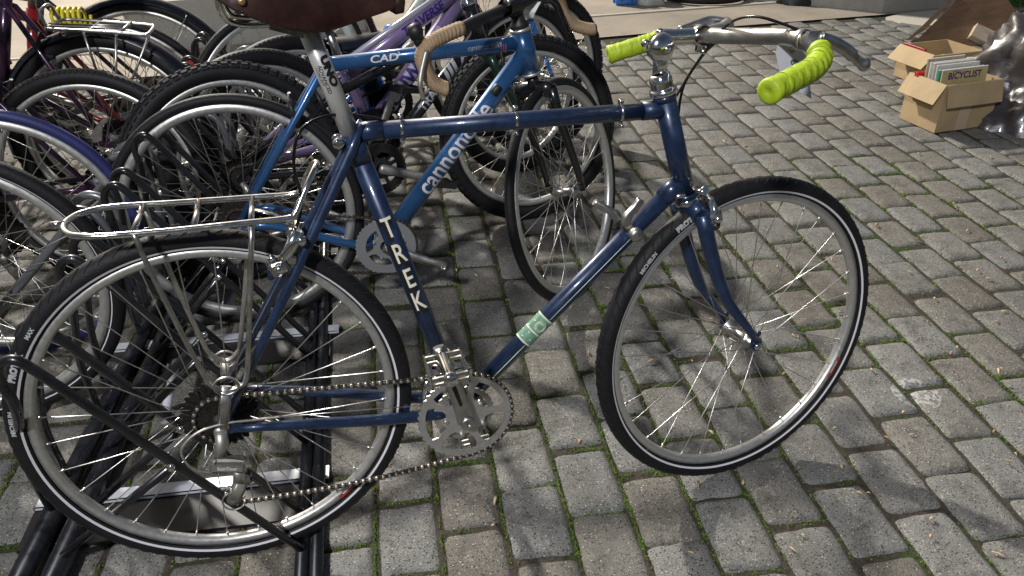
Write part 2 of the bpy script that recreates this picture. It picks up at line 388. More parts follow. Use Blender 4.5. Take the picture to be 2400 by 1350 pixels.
def main_bike():
    B = Plane((-.526, 1.112, .376), (.485, 1.388, .343), .345, 5.4); R = .345; at = B.at; root = B.root
    tag(root, 'navy steel touring bicycle with lime grips and brown leather saddle, nearest in the rack', 'bicycle')
    BB = Vector((.440, 0, .277)); SCt = Vector((.273, 0, .820)); HT = Vector((.822, 0, .866)); HB = Vector((.887, 0, .668)); FH = Vector((B.wb, 0, R)); RH = Vector((0, 0, R))
    S = steer_matrix(HT, HB, 8)
    # ---- wheels
    rw = add_wheel(root, Matrix.Translation(RH), R, .0185, 'sipe', .0165, .0105, ALLOYM, rot=.3)
    fw = add_wheel(root, S @ Matrix.Translation(S.inverted() @ FH), R, .0185, 'sipe', .0165, .0105, ALLOYM, rot=-.15)
    rc = R-.0185
    for wh, ang, ang2 in ((rw, 163, -47), (fw, 129, -26)):
        wb_rot = wh.matrix_local.to_euler().y
        st = MB()
        for sd in (-1, 1):
            A = R_(117); pr = []
            for da in (-6.5, 6.5):
                a = A+R_(da); pr.append((sd*math.sin(a)*.0190, rc+math.cos(a)*.0190))
            st.lathe(pr, n=110)
        put('reflective_stripe', st.mesh('reflective_stripe', STRIPE), wh)
        # writing on the tyre wall, on the side facing the camera (-y)
        rotv = .3 if wh is rw else -.15
        def tyretext(txt, size, cdeg, bold=.0012, sx=1.):
            bm = text_flat(txt, size, bold, 0, 1.05, sx)
            A0 = R_(82)
            def fn(c):
                th_ = R_(cdeg)+rotv - c.x/(rc+.004); A = A0 - c.y/.0195
                d = Vector((math.cos(th_), 0, math.sin(th_)))
                return d*rc + (d*math.cos(A)+Vector((0, -1, 0))*math.sin(A))*.0193
            t = MB(); bm_out(bm, fn, t); put('tyre_lettering', t.mesh('tyre_lettering', TYREPRINT), wh)
        tyretext('PROTEK', .0145, ang-8); tyretext('MICHELIN', .0105, ang+11, .0006); 
        if wh is rw: tyretext('MAX', .010, ang-20, .0004)
        lab = MB(); ro = R-1.8*.0185
        a0 = R_(ang2)+rotv; lab.lathe([(-.0112, ro-.003), (-.0114, ro-.0115)], n=6, a0=a0-.07, a1=a0+.07, up=(1, 0, 0), ax=(0, -1, 0)) if False else None
        pv = []
        for i in range(9):
            a = a0-.085+.17*i/8
            for r_ in (ro-.0015, ro-.0100): pv.append((math.cos(a)*r_, -.0118, math.sin(a)*r_))
        lab.add(pv, [(2*i, 2*i+1, 2*i+3, 2*i+2) for i in range(8)], 0, False)
        lab.add([(x, y-.0003, z) for (x, y, z) in [(math.cos(a0-.05)*(ro-.0068), -.0118, math.sin(a0-.05)*(ro-.0068)), (math.cos(a0-.05)*(ro-.0092), -.0118, math.sin(a0-.05)*(ro-.0092)), (math.cos(a0+.05)*(ro-.0092), -.0118, math.sin(a0+.05)*(ro-.0092)), (math.cos(a0+.05)*(ro-.0068), -.0118, math.sin(a0+.05)*(ro-.0068))]], [(0, 1, 2, 3)], 1, False)
        put('rim_label', lab.mesh('rim_label', [REDLAB, WHITEP]), wh)
    # ---- frame
    f = MB()
    f.tube([SCt+(SCt-BB).normalized()*.012, BB], .0168, 24)
    f.tube([Vector((.283, 0, .832)), Vector((.826, 0, .838))], .0150, 24)
    dt0 = Vector((.872, 0, .700)); f.tube([dt0, BB+Vector((.008, 0, .006))], .0172, 24)
    f.tube([HT, HB], .0198, 24)
    for p, q, r in ((HT, HT+(HB-HT)*.05, .0212), (HB, HB+(HT-HB)*.05, .0212), (dt0, dt0.lerp(BB, .075), .0184), (BB, BB.lerp(dt0, .06), .0184), (Vector((.826, 0, .838)), Vector((.782, 0, .8375)), .0162), (Vector((.283, 0, .832)), Vector((.322, 0, .8325)), .0162), (SCt, SCt.lerp(BB, .07), .0180)): f.tube([p, q], r, 24)
    f.lathe([(-.034, .017), (-.034, .0205), (.034, .0205), (.034, .017)], BB, n=24)
    for sd in (-1, 1):
        dr = Vector((.012, sd*.0655, R+.012))
        top = SCt+Vector((-.004, sd*.016, -.012))
        f.tube([top+Vector((.02, -sd*.003, .04)), top, dr.lerp(top, .5)+Vector((0, sd*.006, 0)), dr], [.004, .0098, .0088, .0070], 14)
        f.tube(bez(BB+Vector((-.03, sd*.026, 0)), BB+Vector((-.14, sd*.040, .01)), Vector((.16, sd*.058, R-.024)), Vector((.024, sd*.0655, R-.006)), 8), [.0115]*4+[.0105]*2+[.0095, .0085, .007], 14)
        f.prism([(-.014, .002), (.000, -.016), (.030, -.012), (.040, .000), (.026, .010), (.018, .026), (.004, .022)], (1, 0, 0), (0, 0, 1), (0, sd*.0655, R), .005)
        f.prism([(-.012, -.016), (-.004, -.042), (.008, -.040), (.010, -.010)], (1, 0, 0), (0, 0, 1), (0, sd*.0655, R), .005) if sd < 0 else None
        f.lathe([(-.008, 0), (-.008, .006), (.008, .006), (.008, 0)], at(687, 545, -.03) if sd < 0 else at(687, 535, .03), n=10)
    f.tube([Vector((.118, -.034, R+.26)), Vector((.118, .034, R+.26))], .006, 10)
    f.tube([Vector((.33, -.03, R-.045)), Vector((.33, .03, R-.045))], .006, 10)
    f.lathe([(-.013, 0), (-.013, .009), (.013, .009), (.013, 0)], SCt+Vector((-.022, 0, -.004)), n=12)
    fr = f.build('frame', NAVY, root)
    # letters down the seat tube
    tx = MB(); T = (BB-SCt); Lt = T.length; side = (0, -1, 0)
    for ch, (u, v) in zip('TREK', ((911, 536), (935, 597), (958, 655), (981, 708))):
        p = at(u, v, -.017); k = (p-SCt).dot(T)/Lt/Lt
        text_on_tube(tx, ch, .054, BB, SCt, .0168, side, 1, bold=.0050, at=1-k, dx=-.0042, dy=-.0048, vertical=True, lift=.0005, sx=.62)
        text_on_tube(tx, ch, .054, BB, SCt, .0168, side, 0, bold=.0006, at=1-k, vertical=True, lift=.0009, sx=.62)
    put('frame_lettering', tx.mesh('frame_lettering', [CREAM, INKB]), fr)
    # label and pinstripe on the down tube
    sl = MB(); a_, b_ = BB, dt0; Ld = (b_-a_).length; ax = (b_-a_).normalized()
    c = at(1250, 772, -.017); k = (c-a_).dot(ax)
    sl.lathe([(k-.033, .01775), (k+.033, .01775)], a_, ax, n=28, mi=0)
    for kk in (k-.031, k+.031, k-.004): sl.lathe([(kk-.0016, .0180), (kk+.0016, .0180)], a_, ax, n=28, mi=1)
    for i in range(26):
        kk = k-.026+.052*((i*7) % 26)/26; aa = i*2*pi/26
        sl.lathe([(kk-.0012, .0181), (kk+.0012, .0181)], a_, ax, n=2, a0=aa, a1=aa+.22, mi=1)
    sd_ = (Vector((0, -1, .25)) - ax*Vector((0, -1, .25)).dot(ax)).normalized(); cw = sd_.cross(ax)
    for rr_ in (.0105, .0075):
        pts = []
        for i in range(25):
            an = 2*pi*i/24; s1 = math.cos(an)*rr_; s2 = math.sin(an)*rr_; an2 = s2/.018
            pts.append(a_+ax*(k+.012+s1)+(sd_*math.cos(an2)+cw*math.sin(an2))*.0181)
        sl.tube(pts, .0009, 4, mi=1)
    put('frame_label', sl.mesh('frame_label', [GREENL, PALEGR]), fr)
    ps = MB(); sv = (Vector((0, -1, -.05)) - ax*Vector((0, -1, -.05)).dot(ax)).normalized()
    q0 = at(1465, 540, -.017); k1 = (q0-a_).dot(ax)
    for s0, s1 in ((.06, k-.035), (k+.035, k1)): ps.tube([a_+ax*s0+sv*.0173, a_+ax*s1+sv*.0173], .0007, 4)
    put('pinstripe', ps.mesh('pinstripe', PALEGR), fr)
    # ---- headset, fork
    hs = MB(); axh = (HT-HB).normalized()
    hs.lathe([(0, .0215), (.002, .0245), (.009, .0250), (.012, .0215), (.014, .0195), (.016, .0205), (.018, .0195), (.020, .0205), (.022, .0195), (.024, .0205), (.028, .0205), (.030, .0185), (.037, .0185), (.038, .013)], HT, axh, n=28)
    hs.build('headset', CHROME, root); hs = MB()
    hs.lathe([(0, .0205), (-.004, .0235), (-.010, .0240), (-.013, .020), (-.016, .016)], HB, axh, n=28)
    hs.build('crown_race', CHROME, root)
    fk = MB(); FHu = S.inverted() @ FH; cr = HB-axh*.026
    fk.tube([HB-axh*.012, cr-axh*.012], [.018, .016], 20)
    fk.tube([cr+Vector((0, -.040, -.004)), cr+Vector((0, -.02, .004)), cr+Vector((0, .02, .004)), cr+Vector((0, .040, -.004))], [.013, .0165, .0165, .013], 16, flat=1.25)
    for sd in (-1, 1):
        tp = cr+Vector((.001, sd*.042, .004)); e = FHu+Vector((0, sd*.052, .010))
        pts = bez(tp, tp-axh*.25, e+axh*.105-Vector((.036, 0, 0)), e, 14)
        fk.tube(pts, [.0155-.0080*(i/14)**1.15 for i in range(15)], 16)
        fk.prism([(-.012, .018), (.012, .014), (.014, -.010), (.002, -.014), (-.012, -.006)], (1, 0, 0), (0, 0, 1), FHu+Vector((0, sd*.052, 0)), .006)
        fk.lathe([(0, .0), (0, .006), (.004, .006), (.004, 0)], FHu+Vector((.004, sd*.050, .026)), (0, sd, 0), n=8)
    fk.xf(S); fko = fk.build('fork', NAVY, root)
    nut = MB()
    for sd in (-1, 1): nut.lathe([(0, .0), (0, .0085), (.006, .0085), (.007, .006), (.011, .0045), (.012, 0)], FHu+Vector((0, sd*.055, 0)), (0, sd, 0), n=6)
    nut.xf(S); nut.build('axle_nut', CHROME, fko)
    # ---- seat post, clamp, saddle
    sp_top = at(716, 78, 0); dirp = (SCt-BB).normalized()
    p0 = SCt+dirp*.004; top = p0+dirp*.205
    so = MB().tube([p0, top], .0152, 24).build('seat_post', mat('polished_post', (.62,.61,.58), .32, .45, rvar=.08, vscale=70), root)
    tt = MB(); sidep = (.18, -1, 0)
    text_on_tube(tt, 'UNO', .017, top, p0, .0152, sidep, 0, bold=.0012, at=.45, dy=.004, sx=1.25, lift=.0004)
    text_on_tube(tt, 'ADVANCED', .0085, top, p0, .0152, sidep, 0, bold=.0001, at=.50, dy=-.0075, lift=.0004)
    text_on_tube(tt, 'CONCEPT', .0065, top, p0, .0152, sidep, 0, at=.47, dy=-.0135, lift=.0004)
    put('post_lettering', tt.mesh('post_lettering', INKB), so)
    cl = MB(); cc = SCt+Vector((-.024, 0, -.002))
    cl.lathe([(-.019, 0), (-.019, .006), (-.016, .0095), (-.010, .0095), (-.009, .006), (.012, .006), (.012, .009), (.018, .009), (.018, 0)], cc, n=18)
    cl.lathe([(-.0195, 0), (-.0195, .004)], cc, n=6); cl.build('seat_clamp', CHROME, root)
    sad = MB(); stn = [(505, -6, .075), (545, 18, .086), (600, 42, .085), (660, 62, .073), (715, 71, .060), (760, 70, .048), (805, 57, .037), (860, 37, .028), (905, 22, .022), (930, 10, .018)]
    NS = 12; vv = []
    ztop = [1.070, 1.078, 1.082, 1.080, 1.076, 1.074, 1.074, 1.076, 1.080, 1.078]
    for (u, v, hw), zt in zip(stn, ztop):
        lo = at(u, v, -hw)
        for i in range(NS+1):
            a = pi*i/NS; y = -math.cos(a)*hw; k = math.sin(a)**.62
            vv.append((lo.x, y*(1+.12*math.sin(a)), lo.z+(zt-lo.z)*k))
    ff = [(i*(NS+1)+j, (i+1)*(NS+1)+j, (i+1)*(NS+1)+j+1, i*(NS+1)+j+1) for i in range(len(stn)-1) for j in range(NS)]
    sad.add(vv, ff); n0 = len(stn)
    inner = [(x, y*.94, z-.004) for x, y, z in vv]; sad.add(inner, [tuple(reversed(q)) for q in ff])
    L1 = NS+1; off = len(vv)
    for i in range(n0-1):
        for j in (0, NS): a1, b1 = i*L1+j, (i+1)*L1+j; sad.add([sad.v[a1], sad.v[b1], sad.v[off+b1], sad.v[off+a1]], [(0, 1, 2, 3)])
    tipc = at(926, 4, 0); sad.lathe([(-.012, .0), (-.010, .013), (0, .019), (.012, .017), (.016, 0)], tipc, (1, 0, 0), n=16)
    sao = sad.build('saddle', LEATHER, root)
    rl = MB()
    for y in (-.026, .026):
        rl.tube(smooth_path([at(505, -25, y*2.4), at(515, 22, y*2.1), at(540, 52, y*1.6), at(600, 60, y), at(700, 50, y), at(800, 45, y), at(900, 5, y*.4)], 5), .0042, 8)
        rl.tube(smooth_path([at(512, -20, y*1.6), at(535, 28, y*1.5), at(560, 40, y*1.3), at(640, 44, y)], 5), .0036, 8)
    rl.build('saddle_rail', CHROME, sao)
    pl = MB(); c0 = top+Vector((0, 0, .004)); pl.box(c0, (.05, .058, .012), (1, 0, .1), bev=.003); pl.box(c0+Vector((0, 0, .012)), (.04, .07, .008), bev=.002); pl.box(at(672, 70, -.02), (.05, .03, .008), (1, 0, -.3), mi=0)
    pl.build('saddle_clamp', CHROME, sao)
    # rivets at saddle back
    rv = MB()
    for u, v, y in ((566, 2, -.088), (540, -8, -.08)): rv.lathe([(0, 0), (0, .0065), (.002, .0045), (.0028, 0)], at(u, v, y), (0, -1, .2), n=12)
    rv.build('saddle_rivet', BRASS, sao)
    # ---- stem, bell, bar, grips, levers
    H = steer_matrix(HT, HB, 12)
    st0 = HT+axh*.034; st1 = at(1550, 92, .0)
    stm = MB().tube([st0, st0.lerp(st1, .9)], .0128, 20)
    clampc = at(1640, 83, .018)
    stm.tube(smooth_path([st0.lerp(st1, .86), st1+Vector((.0, 0, .002)), st1.lerp(clampc, .25)+Vector((0, 0, .002)), clampc.lerp(st1, .15)], 4), [.0136]*4+[.0146]*4+[.0138]*5, 18)
    bdir = (at(1700, 84, -.03)-at(1655, 78, .06)).normalized()
    stm.lathe([(-.020, .0165), (-.019, .0185), (.019, .0185), (.020, .0165)], clampc, bdir, n=24)
    stm.box(clampc+Vector((.004, -.004, -.022)), (.016, .022, .014), bev=.002)
    stm.lathe([(-.012, 0), (-.012, .005), (.012, .005), (.012, 0)], clampc+Vector((.004, -.004, -.026)), n=8)
    stm.lathe([(0, .007), (.002, .0075), (.004, .004)], st1+axh*.014, axh, n=6)
    stm.build('stem', CHROME, root)
    bar = MB()
    near = [(1640, 83, .018), (1700, 84, -.03), (1775, 85, -.09), (1845, 86, -.15), (1890, 98, -.19), (1922, 128, -.22), (1908, 158, -.245), (1865, 183, -.27), (1806, 213, -.30)]
    far = [(1640, 83, .018), (1662, 78, .06), (1690, 70, .12), (1704, 60, .18), (1690, 55, .215), (1640, 65, .235), (1560, 88, .25), (1500, 106, .26), (1432, 127, .27)]
    npth = smooth_path([at(*p) for p in near], 6); fpth = smooth_path([at(*p) for p in far], 6)
    bar.tube(list(reversed(fpth[:44]))+npth[1:44], .0138, 18); bo = bar.build('handlebar', ALLOY, root)
    for pth, sd in ((npth, -1), (fpth, 1)):
        seg = pth[28:] if sd < 0 else pth[37:]
        g = MB(); n_ = len(seg); rad = []
        for i in range(n_): rad.append(.0178+.0006*math.sin(i*2.1)+(.0016 if i in (0, 1, n_-1) else 0))
        g.tube(seg, rad, 20)
        # wrapped, overlapping ridges
        for i in range(1, n_-1, 2):
            T = (seg[i+1]-seg[i-1]).normalized(); tilt_ = (T+Vector((0, .25, .35))).normalized()
            g.lathe([(-.0062, .0176), (-.0058, .0183), (.0050, .01865), (.0056, .0178)], seg[i], tilt_, n=16)
        T = (seg[-1]-seg[-2]).normalized()
        g.lathe([(0, .0195), (.004, .0190), (.0065, .016), (.0068, .006), (.005, .004), (.005, 0)], seg[-1], T, n=20)
        g.build('grip', LIME, root)
    # levers
    lv = MB()
    P_ = lambda u, v, y: at(u, v, y)
    lv.lathe([(-.006, .0150), (-.005, .0165), (.005, .0165), (.006, .0150)], at(1880, 93, -.185), (at(1890, 98, -.19)-at(1845, 86, -.15)), n=20)
    lv.box(at(1905, 86, -.19), (.036, .018, .018), (1, 0, .0), bev=.004)
    lv.tube(smooth_path([P_(1915, 88, -.19), P_(1950, 98, -.19), P_(1985, 118, -.19), P_(2005, 138, -.19), P_(2022, 150, -.19), P_(2036, 150, -.19)], 5), [.0078]*6+[.0078]*8+[.0062]*5+[.0070, .0082, .0088, .0088, .0082, .007, .005][:7], 14, flat=1.3)
    lv.build('brake_lever', ALLOY, root)
    lv = MB(); lv.box(at(1682, 58, .19), (.045, .020, .018), (1, .2, 0), bev=.004); lv.tube(smooth_path([P_(1700, 56, .19), P_(1665, 50, .2), P_(1630, 60, .2), P_(1592, 74, .2)], 5), .0085, 12, flat=1.3)
    lv.build('brake_lever', ALLOY, root)
    bl = MB(); bc = at(1549, 112, -.030); axb = Vector((.25, -1, -.02)).normalized()
    prof = [(-.002, .0245)]+[(.018*math.sin(R_(a)), .0255*math.cos(R_(a))) for a in range(0, 91, 10)]
    bl.lathe(prof, bc, axb, n=32); bl.lathe([(.0175, .0065), (.021, .005), (.022, 0)], bc, axb, n=12)
    bl.lathe([(-.012, 0), (-.012, .022), (-.002, .0245)], bc, axb, n=32)
    bl.tube([bc-axb*.01, bc-axb*.035], .005, 8); bl.tube([at(1548, 98, -.02), at(1510, 101, -.04)], [.004, .0035], 8); bl.lathe([(-.004, 0), (-.004, .006), (.004, .006), (.004, 0)], at(1512, 101, -.04), (-1, -.3, 0), n=10)
    bl.build('bell', CHROME, root)
    # ---- brake cables
    cb = MB().tube(smooth_path([at(1895, 80, -.19), at(1850, 62, -.16), at(1790, 42, -.12), at(1745, 40, -.08), at(1705, 58, -.04), at(1668, 100, -.01), at(1632, 150, .02), at(1605, 195, .035), at(1594, 235, .04), at(1590, 268, .03)], 5), .0026, 8).build('brake_cable', CABLE, root)
    cb = MB().tube(smooth_path([at(1700, 48, .2), at(1712, 62, .15), at(1700, 82, .1), at(1660, 115, .06), at(1625, 160, .045), at(1600, 200, .04), at(1585, 225, .035)], 5), .0026, 8).build('brake_cable', CABLE, root)
    tc_ = MB().tube(smooth_path([at(1585, 240, .02), at(1540, 238, .0), at(1465, 252, -.0), at(1205, 268, 0), at(940, 287, 0), at(880, 277, .0), at(810, 268, -.0), at(750, 276, -.03), at(705, 305, -.05), at(690, 350, -.055), at(690, 400, -.055), at(705, 455, -.045), at(704, 500, -.04), at(695, 530, -.035)], 6), .0026, 8).build('brake_cable', CABLE, root)
    for u, v in ((940, 308), (1207, 287), (1453, 270)):
        p = at(u, v, 0); p.z = .8345 if u < 1100 else (.8365 if u < 1300 else .8378)
        c1 = MB().lathe([(-.0025, .0150), (-.0025, .0158), (.0025, .0158), (.0025, .0150)], p, (1, 0, 0), n=28)
        c1.tube([p+Vector((-.004, 0, .0195)), p+Vector((.004, 0, .0195))], .0042, 10); c1.box(p+Vector((0, -.006, -.019)), (.006, .004, .009)); c1.lathe([(-.006, 0), (-.006, .0032), (.006, .0032), (.006, 0)], p+Vector((0, -.008, -.021)), n=8)
        c1.build('cable_clip', CHROME, root)
    # ---- shift levers on the down tube
    sh = MB(); q = at(1468, 528, -.0); q = a_+ax*((q-a_).dot(ax))
    sh.lathe([(-.007, .0175), (-.007, .0195), (.007, .0195), (.007, .0175)], q, ax, n=28)
    nv = ax.cross(Vector((0, 1, 0)))
    for sd in (-1, 1):
        sh.lathe([(0, .0), (0, .014), (.008, .014), (.012, .011), (.013, .006), (.014, 0)], q+Vector((0, sd*.017, 0))+nv*.0, (0, sd, 0), n=20)
    l0 = at(1465, 528, -.030); sh.tube(smooth_path([l0, at(1472, 505, -.032), at(1490, 485, -.032), at(1502, 466, -.032)], 4), [.0065]*5+[.0055]*7+[.0045], 10, flat=1.6)
    l0 = at(1450, 515, .030); sh.tube(smooth_path([l0, at(1438, 500, .032), at(1418, 488, .032), at(1392, 474, .032)], 4), [.0065]*5+[.0050]*7+[.0040], 10, flat=1.6)
    sh.build('shift_lever', ALLOY, root)
    # ---- cranks, rings, pedals
    y0 = -.046
    cr_ = chainring_mesh(.0935, 'chainring', 46, 5, .0034, rbk=.84).xf(Matrix.Translation(BB+Vector((0, y0, 0))) @ Matrix.Rotation(.25, 4, 'Y'))
    cso = cr_.build('chainring', ALLOYM, root)
    chainring_mesh(.060, 'chainring', 30, 5, .003, inner=.6).xf(Matrix.Translation(BB+Vector((0, y0+.0125, 0)))).build('chainring', DULL, root)
    ped = at(1033, 828, -.088); inner = Vector((ped.x, -.088, ped.z))
    ca = MB(); b0 = BB+Vector((0, -.060, 0)); b1 = Vector((inner.x, -.083, inner.z)); dv = (b1-b0)
    ca.tube([b0-dv*.06, b0, b0+dv*.15, b0+dv*.8, b1, b1+dv*.07], [.012, .019, .0165, .0125, .0145, .010], 16, flat=.55, flatdir=(0, 1, 0))
    ca.lathe([(0, 0), (0, .0145), (-.006, .0145), (-.0085, .011), (-.009, .004), (-.006, .003), (-.006, 0)][::-1], b0+Vector((0, -.007, 0)), (0, 1, 0), n=24)
    cao = ca.build('crank_arm', ALLOY, root)
    gr = MB(); un = dv.normalized(); nn_ = un.cross(Vector((0, 1, 0)))
    gr.prism([(-.035, -.0035), (.035, -.0045), (.040, 0), (.035, .0045), (-.035, .0035), (-.04, 0)], un, nn_, b0+dv*.47+Vector((0, -.0085, 0)), .0016)
    gr.build('crank_groove', INKB, cao)
    cf = MB(); c0 = BB+Vector((0, .060, 0)); c1 = c0-dv*1.0; c1.y = .083
    cf.tube([c0+dv*.05, c0, c0-dv*.8+Vector((0, .018, 0)), c1], [.012, .018, .0125, .0135], 14, flat=.55, flatdir=(0, 1, 0)); cf.build('crank_arm', ALLOY, root)
    for org, nr in ((inner, 1), (c1, -1)):
        a2, b2 = pedal_mesh(nr); M = Matrix.Translation(org) @ Matrix.Rotation(R_(-6), 4, 'Y')
        a2.xf(M); po = a2.build('pedal', CHROME, root); b2.xf(M); b2.build('pedal_cage', [ALLOY, INKB], po)
    # ---- cogs, chain, derailleur
    cg = MB()
    for i, (n_, y) in enumerate(((33, -.020), (29, -.0245), (25, -.029), (22, -.0335), (19, -.038), (16, -.0425))):
        r = n_*.0127/(2*pi)+.0016; N = n_*4; o = []
        for k in range(N):
            a = 2*pi*k/N; rr = r*(1.03 if k % 4 == 0 else (.99 if k % 4 in (1, 3) else .93)); o += [(math.cos(a)*rr, y, R+math.sin(a)*rr), (math.cos(a)*rr, y-.002, R+math.sin(a)*rr)]
        o += [(0, y, R), (0, y-.002, R)]; F_ = []
        for k in range(N): j = (k+1) % N; F_ += [(2*k, 2*j, 2*j+1, 2*k+1), (2*k, 2*N, 2*j), (2*k+1, 2*j+1, 2*N+1)]
        cg.add(o, F_, 0, False)
    cg.lathe([(-.050, 0), (-.050, .012), (-.044, .014), (-.043, .018), (-.018, .018)], RH, n=24)
    put('sprocket_cluster', cg.mesh('sprocket_cluster', RUSTY), root)
    yc = -.045
    pu = at(566, 1123, -.05); pl_ = at(549, 1166, -.052)
    rc_ = .0445; th1 = 90
    path = arc_pts((0, R), rc_, 240, 96, yc+.006, 12)+arc_pts((BB.x, BB.z), .0935, 97, -80, yc, 30)
    lowc = arc_pts((pl_.x, pl_.z), .0165, -70, -230, yc-.004, 8)+arc_pts((pu.x, pu.z), .0165, 150-200, 40, yc-.002, 4)
    e0 = path[-1]; s0 = lowc[0]
    sag = [e0.lerp(s0, k/10)+Vector((0, 0, -.012*math.sin(pi*k/10))) for k in range(1, 10)]
    put('chain', chain_mesh(path+sag+lowc).mesh('chain', [DULL, GREASE]), root)
    rd = MB(); hb = at(517, 1012, -.068)
    rd.lathe([(-.006, 0), (-.006, .011), (.006, .012), (.010, .010), (.012, 0)], hb, n=18)
    rd.tube([hb, at(522, 1045, -.07), at(510, 1065, -.072)], [.011, .012, .011], 12)
    a1 = at(497, 1087, -.078); a2_ = at(578, 1087, -.078); rd.box(a1.lerp(a2_, .5), ((a2_-a1).length, .022, .026), a2_-a1, bev=.004)
    rd.box(a1.lerp(a2_, .45)+Vector((0, -.0125, 0)), (.052, .004, .013), a2_-a1)
    rd.tube([at(560, 1100, -.07), at(560, 1125, -.066)], .010, 10)
    cgp = [(pu.x, pu.z), (pl_.x, pl_.z)]
    for yy in (-.040, -.062):
        rd.tube([Vector((pu.x, yy, pu.z)), Vector((pu.x-.008, yy, (pu.z+pl_.z)/2)), Vector((pl_.x, yy, pl_.z))], .0016, 6, flat=7, flatdir=(1, 0, 0))
        rd.tube(arc_pts((pl_.x, pl_.z), .020, -30, -250, yy, 12), .0018, 6, flat=1)
    for c_ in cgp: rd.lathe([(-.063, 0), (-.063, .006), (-.058, .007), (-.055, .015), (-.047, .015), (-.044, .006), (-.040, 0)], (c_[0], 0, c_[1]), n=16)
    rdo = rd.build('rear_derailleur', DULL, root)
    rt = MB(); cpt = a1.lerp(a2_, .45)+Vector((0, -.0152, 0)); bm = text_flat('SunTour', .0095, .0002); D1 = (a2_-a1).normalized(); D2 = Vector((0, -1, 0)).cross(D1)
    bm_out(bm, lambda c: cpt+D1*c.x+D2*c.y, rt); put('derailleur_lettering', rt.mesh('derailleur_lettering', WHITEP), rdo)
    MB().tube(smooth_path([at(660, 976, -.066), at(600, 984, -.068), at(530, 992, -.072), at(465, 1013, -.078), at(428, 1048, -.082), at(430, 1075, -.082), at(455, 1100, -.08), at(498, 1108, -.078)], 5), .0024, 8).build('gear_cable', DULL, root)
    fd = MB(); fd.lathe([(-.012, .0172), (-.012, .0195), (.012, .0195), (.012, .0172)], BB.lerp(SCt, .20), (SCt-BB), n=20)
    c2 = BB.lerp(SCt, .20); 
    for yy in (-.040, -.054): fd.tube(arc_pts((BB.x, BB.z), .102, 118, 82, yy, 8), .0012, 6, flat=9, flatdir=(0, 0, 1))
    fd.tube([c2, c2+Vector((-.02, -.03, .0)), Vector((BB.x-.025, -.047, BB.z+.115))], .006, 8); fd.tube([at(1005, 880, -.04), at(990, 935, -.045)], [.007, .004], 8)
    fd.build('front_derailleur', CHROME, root)
    MB().tube([at(988, 950, -.05), at(800, 965, -.058), at(665, 977, -.066)], .0009, 5).build('shift_wire', SPOKE, root)
    # ---- brakes
    br = MB()
    br.box(at(690, 548, -.045), (.016, .020, .026), (1, 0, 1.2), bev=.003); br.lathe([(-.01, 0), (-.01, .0075), (.01, .0075), (.01, 0)], at(706, 562, -.05), n=14)
    br.tube([at(700, 540, -.05), at(684, 575, -.05), at(668, 600, -.05), at(652, 612, -.045)], [.007, .0085, .0075, .006], 10, flat=1.3)
    br.box(at(655, 628, -.050), (.030, .014, .024), (1, 0, .45), bev=.004); br.lathe([(-.012, 0), (-.012, .006), (0, .008), (.012, .008)], at(655, 628, -.056), n=12)
    br.tube([at(640, 600, -.046), at(632, 612, -.046)], .005, 8); br.box(at(676, 610, -.045), (.026, .010, .014), (1, 0, -.2), bev=.002)
    br.tube([at(695, 520, -.02), at(700, 560, -.05)], .005, 8); br.box(at(685, 535, .02), (.02, .03, .03), bev=.003)
    br.build('rear_brake', CHROME, root)
    fb = MB()
    fb.tube(smooth_path([at(1652, 455, -.01), at(1662, 470, -.03), at(1672, 490, -.045), at(1668, 512, -.05)], 5), [.006]*6+[.008]*6+[.0075]*4, 10, flat=1.3)
    fb.box(at(1678, 508, -.05), (.026, .012, .028), (1, 0, .2), bev=.004); fb.lathe([(-.010, 0), (-.010, .006), (.006, .008)], at(1680, 512, -.058), n=12)
    fb.tube([at(1640, 452, 0), at(1655, 440, -.01)], .006, 8); fb.tube([at(1575, 465, .0), at(1588, 460, -.02), at(1640, 452, 0)], .005, 8); fb.box(at(1650, 462, 0), (.02, .05, .012), bev=.002)
    fb.tube([at(1630, 455, -.0), at(1652, 448, -.02)], .0075, 10)
    fbo = fb.build('front_brake', CHROME, root)
    MB().tube(smooth_path([at(1660, 525, -.045), at(1672, 536, -.05), at(1683, 532, -.05), at(1684, 518, -.05)], 4), .0035, 8).build('brake_pad', BLACKM, fbo)
    # ---- luggage rack
    rk = MB(); rr_ = .0052
    loop = [(150, 527, 0), (152, 542, -.02), (180, 553, -.045), (250, 553, -.055), (400, 541, -.055), (560, 524, -.055), (672, 512, -.055), (692, 500, -.052), (705, 470, -.045), (722, 430, -.035), (738, 395, -.015), (743, 383, 0), (736, 382, .012), (722, 405, .035), (706, 440, .045), (688, 455, .05), (600, 462, .055), (400, 476, .055), (260, 485, .055), (190, 500, .045), (162, 514, .02)]
    rk.tube(smooth_path([at(*p) for p in loop], 5, closed=True), rr_, 10, closed=True)
    rk.tube([at(152, 528, 0), at(116, 528, 0)], [.005, .004], 8, flat=1.5)
    for a3, b3 in (((337, 480, .055), (312, 546, -.055)), ((466, 471, .055), (455, 535, -.055)), ((592, 463, .055), (588, 522, -.055))): rk.tube([at(*a3), at(*b3)], .0050, 8)
    rko = rk.build('luggage_rack', CHROME, root)
